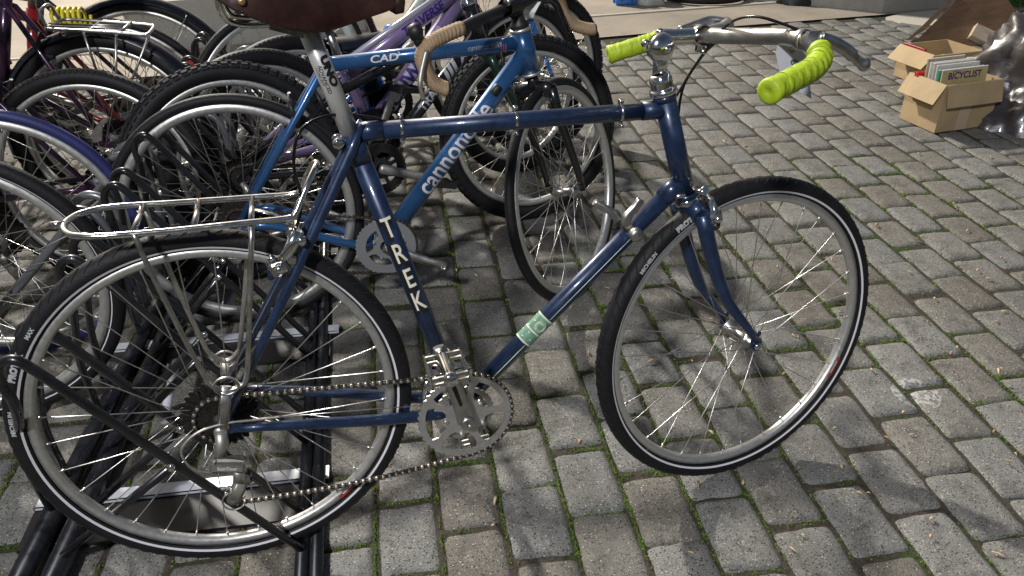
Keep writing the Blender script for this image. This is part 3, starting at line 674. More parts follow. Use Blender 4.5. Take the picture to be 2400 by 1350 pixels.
    for sd, pts in ((-1, [(314, 548, -.058), (345, 620, -.062), (420, 770, -.07), (478, 880, -.074), (498, 905, -.075), (530, 915, -.075), (562, 905, -.075), (578, 880, -.074), (584, 760, -.068), (590, 530, -.056)]), (1, [(338, 483, .056), (400, 640, .062), (470, 790, .068), (492, 828, .072), (528, 846, .074), (556, 826, .072), (566, 780, .068), (592, 466, .056)])):
        m = MB().tube(smooth_path([at(*p) for p in pts], 4), .0045, 10)
        c4 = at(530, 905, -.078) if sd < 0 else at(528, 842, .074)
        m.tube([c4+Vector((math.cos(a)*.020, 0, math.sin(a)*.017)) for a in np.linspace(0, 2*pi, 20, endpoint=False)], .0024, 6, closed=True)
        e4 = Vector((.006, sd*.072, R-.0))
        m.tube([c4, e4], .0022, 6, flat=4.5, flatdir=(1, 0, 0)); m.build('rack_strut', DULL if sd > 0 else ALLOY, rko)
    m = MB().tube([at(590, 490, -.0), at(640, 500, -.0), at(705, 535, -.0)], .0016, 6, flat=6, flatdir=(0, 1, 0)).build('rack_bracket', CHROME, rko)
    # paper tag on the bar
    tg = bpy.data.objects.new('price_tag', None); COL.objects.link(tg); tgM = B.M.copy(); tg.location = B.M @ at(1855, 108, -.15)
    tag(tg, 'grey paper price tag tied with string to the front bicycle handlebar', 'tag')
    inv = Matrix.Translation(tg.location).inverted() @ B.M
    pts = [at(1823, 106, -.14), at(1818, 125, -.14), at(1832, 190, -.14), at(1902, 232, -.14), at(1890, 130, -.14), at(1866, 104, -.14), at(1838, 100, -.14)]
    pm = MB(); n_ = len(pts); pm.add([p for p in pts]+[p+Vector((0, .0006, 0)) for p in pts], [tuple(range(n_)), tuple(range(n_, 2*n_))[::-1]]+[(i, i+n_, (i+1) % n_+n_, (i+1) % n_) for i in range(n_)], 0, False)
    pm.xf(inv); pm.build('tag_card', PAPER, tg)
    ey = MB().lathe([(-.001, .002), (-.001, .0045), (.001, .0045), (.001, .002)], at(1857, 118, -.1405), n=16, closed=True).xf(inv).build('eyelet', BRASS, tg)
    MB().tube(smooth_path([at(1857, 118, -.142), at(1843, 95, -.15), at(1842, 72, -.165), at(1852, 70, -.13), at(1858, 100, -.145)], 5), .0009, 5).tube(smooth_path([at(1857, 118, -.142), at(1860, 90, -.17), at(1870, 72, -.175), at(1880, 78, -.14), at(1862, 112, -.145)], 5), .0009, 5).xf(inv).build('tag_string', TWINE, tg)
    sc = MB()
    sc.tube(smooth_path([at(1854, 143, -.141), at(1864, 141, -.141), at(1872, 150, -.141), at(1868, 156, -.141), at(1856, 150, -.141), at(1854, 143, -.141)], 4), .0007, 4).tube([at(1870, 198, -.141), at(1880, 204, -.141)], .0007, 4)
    sc.xf(inv).build('tag_writing', INKB, tg)
    return B
MAIN = main_bike()

# ================================================================ GROUND
def node_mat(name):
    m = bpy.data.materials.new(name); m.use_nodes = True; return m, m.node_tree.nodes, m.node_tree.links, m.node_tree.nodes['Principled BSDF']
def ramp(n, l, src, stops):
    cr = n.new('ShaderNodeValToRGB'); e = cr.color_ramp.elements
    while len(e) < len(stops): e.new(.5)
    for q, (p, c) in zip(e, stops): q.position = p; q.color = (*c, 1) if len(c) == 3 else c
    l.new(src, cr.inputs[0]); return cr
def noise(n, l, vec, sc, det=5, ro=.6):
    q = n.new('ShaderNodeTexNoise'); q.inputs['Scale'].default_value = sc; q.inputs['Detail'].default_value = det; q.inputs['Roughness'].default_value = ro; l.new(vec, q.inputs['Vector']); return q
def mixc(n, l, a, b, fac, mode='MIX'):
    q = n.new('ShaderNodeMixRGB'); q.blend_type = mode
    for s, x in (('Color1', a), ('Color2', b), ('Fac', fac)):
        if isinstance(x, (float, int)): q.inputs[s].default_value = x
        elif isinstance(x, tuple): q.inputs[s].default_value = (*x, 1)
        else: l.new(x, q.inputs[s])
    return q.outputs[0]
def paver_material():
    m, n, l, b = node_mat('concrete_paver'); tc = n.new('ShaderNodeTexCoord'); v = tc.outputs['Object']
    at = n.new('ShaderNodeAttribute'); at.attribute_name = 'tint'
    base = ramp(n, l, at.outputs['Fac'], [(0, (.172, .158, .134)), (.25, (.203, .191, .166)), (.5, (.222, .217, .196)), (.75, (.192, .194, .184)), (1, (.250, .243, .222))])
    big = noise(n, l, v, 2.2, 5); c = mixc(n, l, base.outputs[0], (.10, .085, .062), ramp(n, l, big.outputs['Fac'], [(.50, (0, 0, 0)), (.75, (.6, .6, .6))]).outputs[0])
    st = noise(n, l, v, 13, 7, .68); c = mixc(n, l, c, (.085, .078, .068), ramp(n, l, st.outputs['Fac'], [(.50, (0, 0, 0)), (.70, (.75, .75, .75))]).outputs[0])
    st2 = noise(n, l, v, 24, 5, .6); c = mixc(n, l, c, (.34, .32, .27), ramp(n, l, st2.outputs['Fac'], [(.56, (0, 0, 0)), (.75, (.5, .5, .5))]).outputs[0])
    gr = noise(n, l, v, 330, 3, .7); c = mixc(n, l, c, ramp(n, l, gr.outputs['Fac'], [(.30, (.35, .35, .35)), (.5, (.95, .95, .95)), (.72, (1.55, 1.55, 1.55))]).outputs[0], 1.0, 'MULTIPLY')
    vo = n.new('ShaderNodeTexVoronoi'); vo.inputs['Scale'].default_value = 210; l.new(v, vo.inputs['Vector'])
    sel = n.new('ShaderNodeSeparateColor'); l.new(vo.outputs['Color'], sel.inputs[0])
    def mth(op, a, b2):
        q = n.new('ShaderNodeMath'); q.operation = op
        for i, x in enumerate((a, b2)):
            if isinstance(x, (int, float)): q.inputs[i].default_value = x
            else: l.new(x, q.inputs[i])
        return q.outputs[0]
    inside = mth('LESS_THAN', vo.outputs['Distance'], .34)
    lit = mth('MULTIPLY', inside, mth('GREATER_THAN', sel.outputs[0], .93)); dk = mth('MULTIPLY', mth('LESS_THAN', vo.outputs['Distance'], .42), mth('LESS_THAN', sel.outputs[0], .16))
    c = mixc(n, l, c, (.55, .51, .44), lit); c = mixc(n, l, c, (.055, .052, .048), dk)
    # chalky scuff and gum spots
    sc_ = n.new('ShaderNodeVectorMath'); sc_.operation = 'DISTANCE'; l.new(v, sc_.inputs[0]); q_ = G(2148, 918); sc_.inputs[1].default_value = (q_.x, q_.y, 0)
    sf = mth('MULTIPLY', mth('LESS_THAN', sc_.outputs['Value'], .062), mth('GREATER_THAN', noise(n, l, v, 75, 4, .75).outputs['Fac'], .50)); c = mixc(n, l, c, (.52, .52, .50), mth('MULTIPLY', sf, .75))
    v2 = n.new('ShaderNodeTexVoronoi'); v2.inputs['Scale'].default_value = 5.0; l.new(v, v2.inputs['Vector']); s2 = n.new('ShaderNodeSeparateColor'); l.new(v2.outputs['Color'], s2.inputs[0])
    gum = mth('MULTIPLY', mth('LESS_THAN', mth('ADD', v2.outputs['Distance'], mth('MULTIPLY', st2.outputs['Fac'], .06)), .085), mth('GREATER_THAN', s2.outputs[1], .80)); c = mixc(n, l, c, (.035, .035, .040), mth('MULTIPLY', gum, .85))
    l.new(c, b.inputs['Base Color']); b.inputs['Roughness'].default_value = .85; b.inputs['Specular IOR Level'].default_value = .35
    h = mth('ADD', mth('MULTIPLY', gr.outputs['Fac'], 1.0), mth('MULTIPLY', noise(n, l, v, 90, 5, .7).outputs['Fac'], 1.8)); h = mth('SUBTRACT', h, mth('MULTIPLY', dk, .5)); h = mth('ADD', h, mth('MULTIPLY', lit, .3))
    bp = n.new('ShaderNodeBump'); bp.inputs['Strength'].default_value = .75; bp.inputs['Distance'].default_value = .0032; l.new(h, bp.inputs['Height']); l.new(bp.outputs[0], b.inputs['Normal'])
    return m
def soil_material():
    m, n, l, b = node_mat('joint_soil'); v = n.new('ShaderNodeTexCoord').outputs['Object']
    a = noise(n, l, v, 5, 5); g = noise(n, l, v, 120, 4, .7)
    dirt = ramp(n, l, g.outputs['Fac'], [(.3, (.018, .015, .011)), (.7, (.075, .060, .042))]).outputs[0]
    moss = ramp(n, l, g.outputs['Fac'], [(.3, (.012, .020, .004)), (.7, (.045, .075, .012))]).outputs[0]
    c = mixc(n, l, dirt, moss, ramp(n, l, a.outputs['Fac'], [(.50, (0, 0, 0)), (.64, (1, 1, 1))]).outputs[0])
    l.new(c, b.inputs['Base Color']); b.inputs['Roughness'].default_value = .95
    bp = n.new('ShaderNodeBump'); bp.inputs['Strength'].default_value = 1; bp.inputs['Distance'].default_value = .006; l.new(g.outputs['Fac'], bp.inputs['Height']); l.new(bp.outputs[0], b.inputs['Normal']); return m
def concrete_material(name, c0, c1, c2, warm=0):
    m, n, l, b = node_mat(name); v = n.new('ShaderNodeTexCoord').outputs['Object']
    a = noise(n, l, v, 1.3, 6, .65); g = noise(n, l, v, 220, 3, .7); s = noise(n, l, v, 9, 6, .7)
    c = ramp(n, l, a.outputs['Fac'], [(.3, c0), (.55, c1), (.75, c2)]).outputs[0]
    c = mixc(n, l, c, tuple(q*.45 for q in c1), ramp(n, l, s.outputs['Fac'], [(.55, (0, 0, 0)), (.8, (.7, .7, .7))]).outputs[0])
    c = mixc(n, l, c, ramp(n, l, g.outputs['Fac'], [(.3, (.7, .7, .7)), (.7, (1.25, 1.25, 1.25))]).outputs[0], 1., 'MULTIPLY')
    l.new(c, b.inputs['Base Color']); b.inputs['Roughness'].default_value = .88
    bp = n.new('ShaderNodeBump'); bp.inputs['Strength'].default_value = .5; bp.inputs['Distance'].default_value = .003; l.new(g.outputs['Fac'], bp.inputs['Height']); l.new(bp.outputs[0], b.inputs['Normal']); return m
PAVER = paver_material(); SOIL = soil_material()
CONC = concrete_material('apron_concrete', (.20, .175, .14), (.29, .25, .20), (.35, .31, .25))
CONC2 = concrete_material('wall_concrete', (.26, .25, .22), (.36, .35, .31), (.44, .42, .37))
EDGEL = concrete_material('pale_curb', (.42, .39, .33), (.50, .46, .38), (.55, .50, .42))
# lattice measured from the joints in the photo
PO = Vector((-.30219, 1.23475, 0)); PU = Vector((.13590, .02191, 0)); PV = Vector((.03120, -.19951, 0))
# edge of the paving (apron starts beyond)
EA, EB, EC_ = G(1290, 92), G(1640, 62), G(2085, 28)
def edge_y(x):
    if x < EB.x: t = (x-EA.x)/(EB.x-EA.x); return EA.y+(EB.y-EA.y)*t
    t = (x-EB.x)/(EC_.x-EB.x); return EB.y+(EC_.y-EB.y)*min(t, 3)
def vnoise(x, y, seed=0):
    def h(i, j):
        q = np.sin(i*127.1+j*311.7+seed*74.7)*43758.5453; return q-np.floor(q)
    xi, yi = np.floor(x), np.floor(y); fx, fy = x-xi, y-yi; fx = fx*fx*(3-2*fx); fy = fy*fy*(3-2*fy)
    return (h(xi, yi)*(1-fx)+h(xi+1, yi)*fx)*(1-fy)+(h(xi, yi+1)*(1-fx)+h(xi+1, yi+1)*fx)*fy
def build_paving():
    ux = np.array([PU.x, PU.y]); vx = np.array([PV.x, PV.y]); lu, lv = np.linalg.norm(ux), np.linalg.norm(vx); eu, ev = ux/lu, vx/lv
    V = []; F = []; T = []; base = 0; joints = []
    tN = np.array([-1, -.97, -.9, -.76, -.5, -.18, .18, .5, .76, .9, .97, 1]); tF = np.array([-1, -.93, -.72, 0, .72, .93, 1])
    for k in range(-40, 62):
        for j in range(-46, 16):
            jj = j+.5*(k % 2)+rng.normal(0, .03)
            c = np.array([PO.x, PO.y])+ux*(k+.5)+vx*(jj+.5)
            ang = math.atan2(c[0], c[1]+.9)
            if c[1] > edge_y(c[0])-.10 or c[1] < .25 or abs(ang) > .78 or c[0] > 7: continue
            far = c[1] > 3.6
            t = tF if far else tN; n_ = len(t); gap = .0036
            hx = lu/2-gap*(.6+.4*rng.random()); hy = lv/2-gap*(.6+.5*rng.random())
            U, W = np.meshgrid(t, t, indexing='ij'); x = U*hx; y = W*hy
            rc = .016+.006*rng.random(); ex = np.maximum(abs(x)-(hx-rc), 0); ey = np.maximum(abs(y)-(hy-rc), 0); hyp = np.hypot(ex, ey); mx = np.maximum(ex, ey); s = np.where(hyp > 0, mx/np.maximum(hyp, 1e-9), 1)
            d = np.minimum(hx-abs(x), hy-abs(y))
            x2 = np.sign(x)*(np.minimum(abs(x), hx-rc)+ex*s); y2 = np.sign(y)*(np.minimum(abs(y), hy-rc)+ey*s)
            re = .017; fall = np.clip(1-d/re, 0, 1)**2.1*.0125
            wx, wy = rng.random()*100, rng.random()*100
            z = -fall+(vnoise(x2*22+wx, y2*22+wy)-.5)*.0035+(vnoise(x2*70+wx, y2*70+wy)-.5)*.0012
            z += rng.normal(0, .0016)+x2*rng.normal(0, .012)+y2*rng.normal(0, .010)
            jx = (vnoise(y2*60+wx, x2*0+3)-.5)*.0055*np.clip(abs(x)/hx-.75, 0, 1)*4; jy = (vnoise(x2*60+wy, y2*0+7)-.5)*.0055*np.clip(abs(y)/hy-.75, 0, 1)*4
            x2 = x2+jx*np.sign(x); y2 = y2+jy*np.sign(y); th = rng.normal(0, .012); cs, sn = math.cos(th), math.sin(th)
            x3 = x2*cs-y2*sn; y3 = x2*sn+y2*cs
            P = np.stack([c[0]+x3*eu[0]+y3*ev[0], c[1]+x3*eu[1]+y3*ev[1], z-.004], -1).reshape(-1, 3)
            idx = np.arange(n_*n_).reshape(n_, n_)+base
            f = np.stack([idx[:-1, :-1], idx[:-1, 1:], idx[1:, 1:], idx[1:, :-1]], -1).reshape(-1, 4)
            rim = np.concatenate([idx[:, 0], idx[-1, 1:], idx[-2::-1, -1], idx[0, -2:0:-1]])
            sk = P[rim-base].copy(); sk[:, 2] = -.045; b2 = base+n_*n_; r2 = np.arange(len(rim))+b2; nx = np.roll(np.arange(len(rim)), -1)
            fs = np.stack([rim, rim[nx], r2[nx], r2], -1)
            V.append(P); V.append(sk); F.append(f); F.append(fs); tv = rng.random(); T.append(np.full(len(f)+len(fs), tv)); base = b2+len(rim)
            if c[1] < 3.2: joints.append((c, hx, hy, eu, ev))
    V = np.concatenate(V); F = np.concatenate(F); T = np.concatenate(T)
    me = bpy.data.meshes.new('paving'); me.vertices.add(len(V)); me.vertices.foreach_set('co', V.ravel()); me.loops.add(F.size); me.loops.foreach_set('vertex_index', F[:, ::-1].ravel().astype(np.int32))
    me.polygons.add(len(F)); me.polygons.foreach_set('loop_start', np.arange(0, F.size, 4, dtype=np.int32)); me.polygons.foreach_set('use_smooth', np.ones(len(F), bool)); me.update(); me.validate()
    a = me.attributes.new('tint', 'FLOAT', 'FACE'); a.data.foreach_set('value', T.astype(np.float32)); me.materials.append(PAVER)
    # make the faces look up
    o = put('paving', me); tag(o, kind='structure')
    return joints
JOINTS = build_paving()
g_ = MB().box((0, 20, -.06), (120, 80, .096), mi=0).build('ground', SOIL); tag(g_, kind='structure')
def build_moss():
    V = []; F = []; b0 = 0
    M1 = mat('moss_leaf', (.10, .17, .015), .8, var=.6, vscale=9)
    for c, hx, hy, eu, ev in JOINTS:
        near = c[1] < 2.2
        dens = vnoise(np.array(c[0]*3.1), np.array(c[1]*3.1), 5)*1.25+vnoise(np.array(c[0]*1.1), np.array(c[1]*1.1), 9)*.5-.50
        for e in range(4):
            L = hy if e < 2 else hx
            nn = int(max(0, dens)*(150 if near else 60)*(1 if e < 2 else .6))
            for _ in range(nn):
                a = (rng.random()*2-1)*L; off = abs(rng.normal(0, .0035))+.001
                if vnoise(np.array(a*30+c[0]*40), np.array(e+c[1]*17.)) < .35: continue
                xx = (hx+off if e == 0 else -hx-off) if e < 2 else a; yy = a if e < 2 else (hy+off if e == 2 else -hy-off)
                p = c+eu*xx+ev*yy; z = -.012+rng.random()*.007; s = (.0016+.0022*rng.random())*(1 if near else 1.5)
                d1 = rng.normal(0, 1, 3); d1 /= np.linalg.norm(d1); d2 = np.cross(d1, [0, 0, 1.]); d2 /= np.linalg.norm(d2)+1e-9
                q = np.array([p[0], p[1], z]); up = np.array([0, 0, s*.9])
                V += [q-d2*s, q+d1*s*.6+up*.5, q+d2*s, q+up*1.4-d1*s*.3]; F.append((b0, b0+1, b0+3)); F.append((b0+1, b0+2, b0+3)); F.append((b0, b0+3, b0+2)); b0 += 4
    me = bpy.data.meshes.new('moss'); me.from_pydata([tuple(v) for v in V], [], F); me.materials.append(M1); me.update()
    tag(put('moss', me), 'short green moss growing in the joints between the paving blocks', 'moss', kind='stuff')
build_moss()
# concrete apron, kerb line and ground beyond
ap = MB(); X0, X1 = -9, 12
pts_lo = [(X0, edge_y(X0)-.07), (EA.x, EA.y-.07), (EB.x, EB.y-.07), (EC_.x, EC_.y-.07), (X1, edge_y(X1)-.07)]
ka, kb = G(1300, 46), G(1850, 5); kd = (kb-ka).normalized(); kn = Vector((-kd.y, kd.x, 0))
def kline(x): return ka.y+kd.y/kd.x*(x-ka.x)
ap.add([(x, y, .002) for x, y in pts_lo]+[(x, kline(x)-.03, .002) for x, y in pts_lo], [(i, i+1, i+6, i+5) for i in range(4)], 0, False)
tag(ap.build('concrete_apron', CONC), kind='structure')
kc = (ka+kb)/2; kb_ = MB().box((kc.x, kc.y, -.014), (26, .06, .05), kd, bev=.006).build('kerb', EDGEL); tag(kb_, kind='structure')
bx = MB(); bx.add([(X0, kline(X0)+.025, .004), (X1+3, kline(X1+3)+.025, .004), (X1+3, 30, .004), (X0, 30, .004)], [(0, 1, 2, 3)], 0, False); tag(bx.build('pavement', CONC), kind='structure')
# pale slab let into the paving at the right
sp_ = [G(*p) for p in ((2076, 42), (2110, 34), (2200, 24), (2220, 36), (2205, 60), (2160, 62), (2110, 55))]
s = MB(); s.add([(p.x, p.y, .006) for p in sp_]+[(p.x, p.y, -.03) for p in sp_], [tuple(range(7))[::-1]]+[(i, (i+1) % 7, (i+1) % 7+7, i+7) for i in range(7)], 0, False); tag(s.build('paving_slab', EDGEL), 'pale concrete slab with a curved edge set into the paving before the wall', 'slab')

# ================================================================ BICYCLE RACK
T1a, T1b = G(712, 1290), G(735, 790); t1d = (T1b-T1a).normalized()
def T1(y): return T1a+t1d*((y-T1a.y)/t1d.y)
T2a, T2b = G(120, 1250), G(430, 620); t2d = (T2b-T2a).normalized()
def T2(y): return T2a+t2d*((y-T2a.y)/t2d.y)
def build_rack():
    root = bpy.data.objects.new('bicycle_rack', None); COL.objects.link(root); root.location = (-.8, 2.0, 0)
    tag(root, 'black painted tubular bicycle rack with slanting hoops standing on the paving', 'bicycle rack')
    inv = Matrix.Translation((.8, -2.0, 0))
    def bld(m, nm, mt=RACKP): m.xf(inv); return m.build(nm, mt, root)
    for f, offs, rr in ((T1, (0, .029), .0140), (T2, (0, .062), .0225)):
        for i, of in enumerate(offs):
            a, b = f(.55), f(4.6); o = Vector((of, 0, rr+.003)); bld(MB().tube([a+o, b+o], rr, 20), 'base_rail', RACKP)
    bd = Vector((math.cos(R_(9)), math.sin(R_(9)), 0))
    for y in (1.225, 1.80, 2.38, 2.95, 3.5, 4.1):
        c = T2(y).lerp(T1(y+.09), .5); bld(MB().box(c+Vector((0, 0, .014)), (.62, .036, .006), bd, mi=0), 'cross_bar', GALV)
        bld(MB().box(c-Vector((0, 0, -.004))+Vector((0, -.016, 0)), (.62, .004, .026), bd), 'cross_bar', BLACKM)
        bld(MB().box(c+Vector((.0, -.075, .006)), (.60, .105, .008), bd), 'shade_plate', BLACKM)  # black sheet added to stand in for the shade below the cross bar
    apx = G(48, 846, .585)
    F0 = T1(1.083); d_ap = apx-F0
    ys = [1.083, 1.180, 1.396, 1.486, 1.73, 1.81, 2.04, 2.12, 2.36, 2.44, 2.68, 2.76, 3.0, 3.08]
    for k, y in enumerate(ys):
        F = T1(y)+Vector((0, 0, .035)); A = T1(y)+d_ap
        q = T2(y+.10)+Vector((0, 0, .03))
        u = (A-F).normalized(); left = Vector((-math.cos(R_(10)), -math.sin(R_(10)), 0))
        path = [F, F.lerp(A, .5), F.lerp(A, .90), F.lerp(A, .965), A+Vector((-.008, 0, .002)), A+Vector((-.034, .002, -.008)), A+Vector((-.048, .006, -.042))]
        path += [A+Vector((-.050, .015, -.11)), A.lerp(q, .6)+Vector((-.03, 0, 0)), q]
        bld(MB().tube(smooth_path(path, 6), .0084, 14), 'hoop')
        m = F.lerp(A, .52); q2 = T2(y-.02)+Vector((.06, 0, .03))
        bld(MB().tube([m, q2], .0085, 10), 'brace')
        bo = MB()
        bo.lathe([(0, 0), (0, .008), (.006, .008), (.008, .005), (.009, 0)], F.lerp(A, .52)+Vector((0, -.011, .004)), (0, -1, .3), n=6); bld(bo, 'bolt', CHROME)
    # hoops that open to the other side
    for k, y in enumerate([1.62, 1.70, 1.95, 2.03, 2.28, 2.36, 2.62, 2.70, 2.95, 3.03]):
        F = T2(y)+Vector((-.46, -.06, .03)); A = T2(y)+Vector((.02 if y < 2.2 else .16, .03, .50)); q = T1(y+.05)+Vector((0, 0, .03))
        path = [F, F.lerp(A, .5), F.lerp(A, .88), A+Vector((-.045, 0, -.012)), A+Vector((-.005, 0, .012)), A+Vector((.035, 0, -.002)), A+Vector((.055, 0, -.045)), A+Vector((.060, 0, -.12)), A+Vector((.062, 0, -.30))]
        bld(MB().tube(smooth_path(path, 6), .0100, 14), 'hoop', DARKGREY)
    a = G(395, 1000, .05); b = G(415, 845, .10)
    p1, p2 = G(383, 985, .09), G(413, 848, .09); bld(MB().tube([p1, p2], .0105, 14), 'base_pin', GALV)
GALV = mat('galvanised_steel', (.66, .68, .72), .45, .2, var=.25, vscale=14)
DARKGREY = mat('grey_hoop_paint', (.16, .17, .18), .35, .5, coat=.3)
build_rack()

# ================================================================ OTHER BICYCLES
def bicycle(label, hub, front, R=.335, tilt=5, sgn=1, w=.026, tread='knob', R2=None, w2=None, tread2=None, steer=0, P=None, frame=BLACKP, fork=None, rt=.017, rd=.021, rs=.017, rh=.0215, stay=.0085,
            bar='flat', saddle=None, crank=20, rim=None, tyrem=None, rimd=.020, post=ALLOY, group='bicycles standing in the rack', fender=None, txt=(), ring=BLACKM, armmat=ALLOY, pedal=True, frontwheel=True, forkr=.014, seat_h=.16, extra=None, ringR=.080):
    B = Plane(hub, front, R, tilt, sgn=sgn); root = B.root; tag(root, label, 'bicycle', group)
    ns = -B.nearsign if False else (-1 if sgn > 0 else 1)          # local y sign of the side facing the camera
    R2 = R2 or R; w2 = w2 or w; tread2 = tread2 or tread
    P = P or {}
    def g(k, dflt):
        q = P.get(k)
        if q is None: return Vector(dflt)
        if len(q) == 2: v = B.at(*q); return Vector((v.x, 0, v.z))
        return Vector(q)
    BB = g('BB', (.43, 0, R-.04)); SCt = g('SC', (BB.x-.13, 0, BB.z+.42)); HT = g('HT', (B.wb-.22, 0, BB.z+.52)); HB = g('HB', (HT.x+.045, 0, HT.z-.13))
    RH = Vector((0, 0, R)); FH = Vector((B.wb, 0, R)); S = steer_matrix(HT, HB, steer*1.0); FHu = S.inverted() @ FH
    add_wheel(root, Matrix.Translation(RH), R, w, tread, rimd, .012, rim, tyrem, rot=random.random())
    if frontwheel: add_wheel(root, S @ Matrix.Translation(FHu), R2, w2, tread2, rimd, .012, rim, None, rot=random.random())
    f = MB(); axh = (HT-HB).normalized(); up = (SCt-BB).normalized()
    f.tube([SCt+up*.015, BB], rs, 18)
    tt0 = SCt-up*.02; tt1 = g('TT1', HT-axh*.03); f.tube([tt0, tt1], rt, 18)
    dt1 = g('DT1', HB+axh*.035); f.tube([dt1, BB], rd, 20); f.tube([HT, HB], rh, 20)
    if rh < .025:
        for e_, s_ in ((HT, -1), (HB, 1)): f.lathe([(0, rh+.002), (.006*s_, rh+.002), (.012*s_, rh)], e_, axh, n=20)
    f.lathe([(-.036, .018), (-.036, .022), (.036, .022), (.036, .018)], BB, n=20)
    for sd in (-1, 1):
        dr = Vector((.006, sd*.066, R+.008)); top = SCt+Vector((-.008, sd*.020, -.03))
        f.tube([top+Vector((.02, -sd*.012, .01)), top, dr.lerp(top, .5)+Vector((0, sd*.008, 0)), dr], [stay, stay*1.05, stay, stay*.85], 12)
        f.tube(bez(BB+Vector((-.03, sd*.028, 0)), BB+Vector((-.14, sd*.045, 0)), Vector((.15, sd*.062, R)), Vector((.01, sd*.066, R-.004)), 6), stay*1.2, 12)
        f.prism([(-.016, .0), (.000, -.018), (.022, -.012), (.026, .010), (.004, .020)], (1, 0, 0), (0, 0, 1), (0, sd*.066, R), .006)
    fo = f.build('frame', frame, root)
    if rh > .025:
        for e_, s_ in ((HT, -1), (HB, 1)): MB().lathe([(-.001*s_, rh-.004), (-.001*s_, rh+.0012), (.007*s_, rh+.0012), (.007*s_, rh-.002)], e_, axh, n=28).build('head_ring', ALLOYM, fo)
    for (a, b, r, t_, size, mt, kw) in txt:
        q = {'BB': BB, 'HT': HT, 'HB': HB, 'SC': SCt, 'DT1': dt1, 'TT0': tt0, 'TT1': tt1}; m = MB()
        text_on_tube(m, t_, size, q[a], q[b], r, (0, ns, .15), 0, **kw); put('frame_lettering', m.mesh('frame_lettering', mt), fo)
    fork = fork or frame; k = MB(); cr = HB-axh*.045
    k.tube([HB, cr], [.017, .018], 14); k.tube([cr+Vector((0, -.055, -.006)), cr+Vector((0, -.03, .003)), cr+Vector((0, .03, .003)), cr+Vector((0, .055, -.006))], forkr*1.15, 14, flat=1.3)
    for sd in (-1, 1):
        a = cr+Vector((0, sd*.053, .004)); e = FHu+Vector((0, sd*.056, .006)); k.tube(bez(a, a-axh*.14, e+axh*.12, e, 8), [forkr*(1-.35*(i/8)) for i in range(9)], 14)
    k.xf(S); k.build('fork', fork, root)
    hs = MB(); hs.lathe([(0, .022), (.004, .026), (.014, .025), (.020, .018), (.034, .018), (.036, .012)], HT, axh, n=20); hs.build('headset', BLACKM if frame in (BLUE,) else CHROME, root)
    # bars
    if bar:
        top = HT+axh*.035; s1 = HT+axh*.085; cl = s1+Vector((.09, 0, .015))
        sm = MB().tube(smooth_path([top, HT+axh*.07, s1, cl], 4), .0145, 14).lathe([(-.02, .017), (.02, .017)], cl, n=16).xf(S); sm.build('stem', BLACKM, root)
        if bar == 'flat':
            m = MB().tube(smooth_path([cl+Vector((-.04, -.29, .02)), cl+Vector((-.015, -.15, .012)), cl, cl+Vector((-.015, .15, .012)), cl+Vector((-.04, .29, .02))], 5), .0115, 12).xf(S); m.build('handlebar', BLACKM, root)
            for sd in (-1, 1): MB().tube([cl+Vector((-.024, sd*.19, .015)), cl+Vector((-.04, sd*.29, .02))], .0160, 14).xf(S).build('grip', BLACKM, root)
    # post and saddle
    sp1 = SCt+up*seat_h; MB().tube([SCt, sp1], .0138, 16).build('seat_post', post, root)
    sm = saddle or WOOL
    if saddle is not False:
        s_ = MB(); vv = []; stn = [(-.15, .062, 0), (-.12, .078, .006), (-.05, .066, .003), (.02, .034, 0), (.08, .024, 0), (.125, .018, -.006), (.135, .004, -.01)]
        for x, hw, dz in stn:
            for i in range(9): a = pi*i/8; vv.append((sp1.x+x, -math.cos(a)*hw, sp1.z+.045+dz+math.sin(a)**.6*.030-.022))
        s_.add(vv, [(i*9+j, i*9+9+j, i*9+10+j, i*9+1+j) for i in range(6) for j in range(8)]); s_.add([(x, y*.9, z-.006) for x, y, z in vv], [(i*9+j, i*9+1+j, i*9+10+j, i*9+9+j) for i in range(6) for j in range(8)])
        s_.build('saddle', sm, root)
        MB().tube([sp1+Vector((-.12, -.03, .02)), sp1+Vector((-.05, -.022, .004)), sp1+Vector((.06, -.018, .004)), sp1+Vector((.11, -.01, .02))], .0036, 8).tube([sp1+Vector((-.12, .03, .02)), sp1+Vector((-.05, .022, .004)), sp1+Vector((.06, .018, .004)), sp1+Vector((.11, .01, .02))], .0036, 8).build('saddle_rail', CHROME, root)
    # drive: always on the right-hand side (-y)
    chainring_mesh(ringR, 'chainring', 42, 4, .0035, inner=.6, rbk=.66).xf(Matrix.Translation(BB+Vector((0, -.048, 0)))).build('chainring', ring, root)
    dv = Vector((math.cos(R_(crank)), 0, math.sin(R_(crank))))*.170
    for sd, d in ((-1, dv), (1, -dv)):
        c0 = BB+Vector((0, sd*.062, 0)); c1 = c0+d+Vector((0, sd*.014, 0)); m = MB(); m.tube([c0-d*.06, c0, c0.lerp(c1, .85), c1, c1+d*.06], [.012, .017, .0125, .0145, .010], 12, flat=.6, flatdir=(0, 1, 0)); m.lathe([(0, 0), (0, .0075), (.004*sd, .0075)], c1+Vector((0, sd*.008, 0)), n=10); m.build('crank_arm', armmat, root)
        if pedal:
            pm = MB(); c = c1+Vector((0, sd*.065, 0)); tilt_ = Vector((math.cos(R_(crank-15 if abs(crank) < 45 else 8)), 0, math.sin(R_(-12))))
            pm.tube([c1, c], .006, 8)
            for q in (-.042, .042): pm.box(c+tilt_*q, (.009, .085, .022), tilt_, bev=.002)
            for q in (-.040, .040): pm.box(c+Vector((0, q, 0)), (.088, .008, .018), tilt_)
            pm.box(c, (.03, .08, .018), tilt_, bev=.003); pm.build('pedal', BLACKM, root)
    cg = MB()
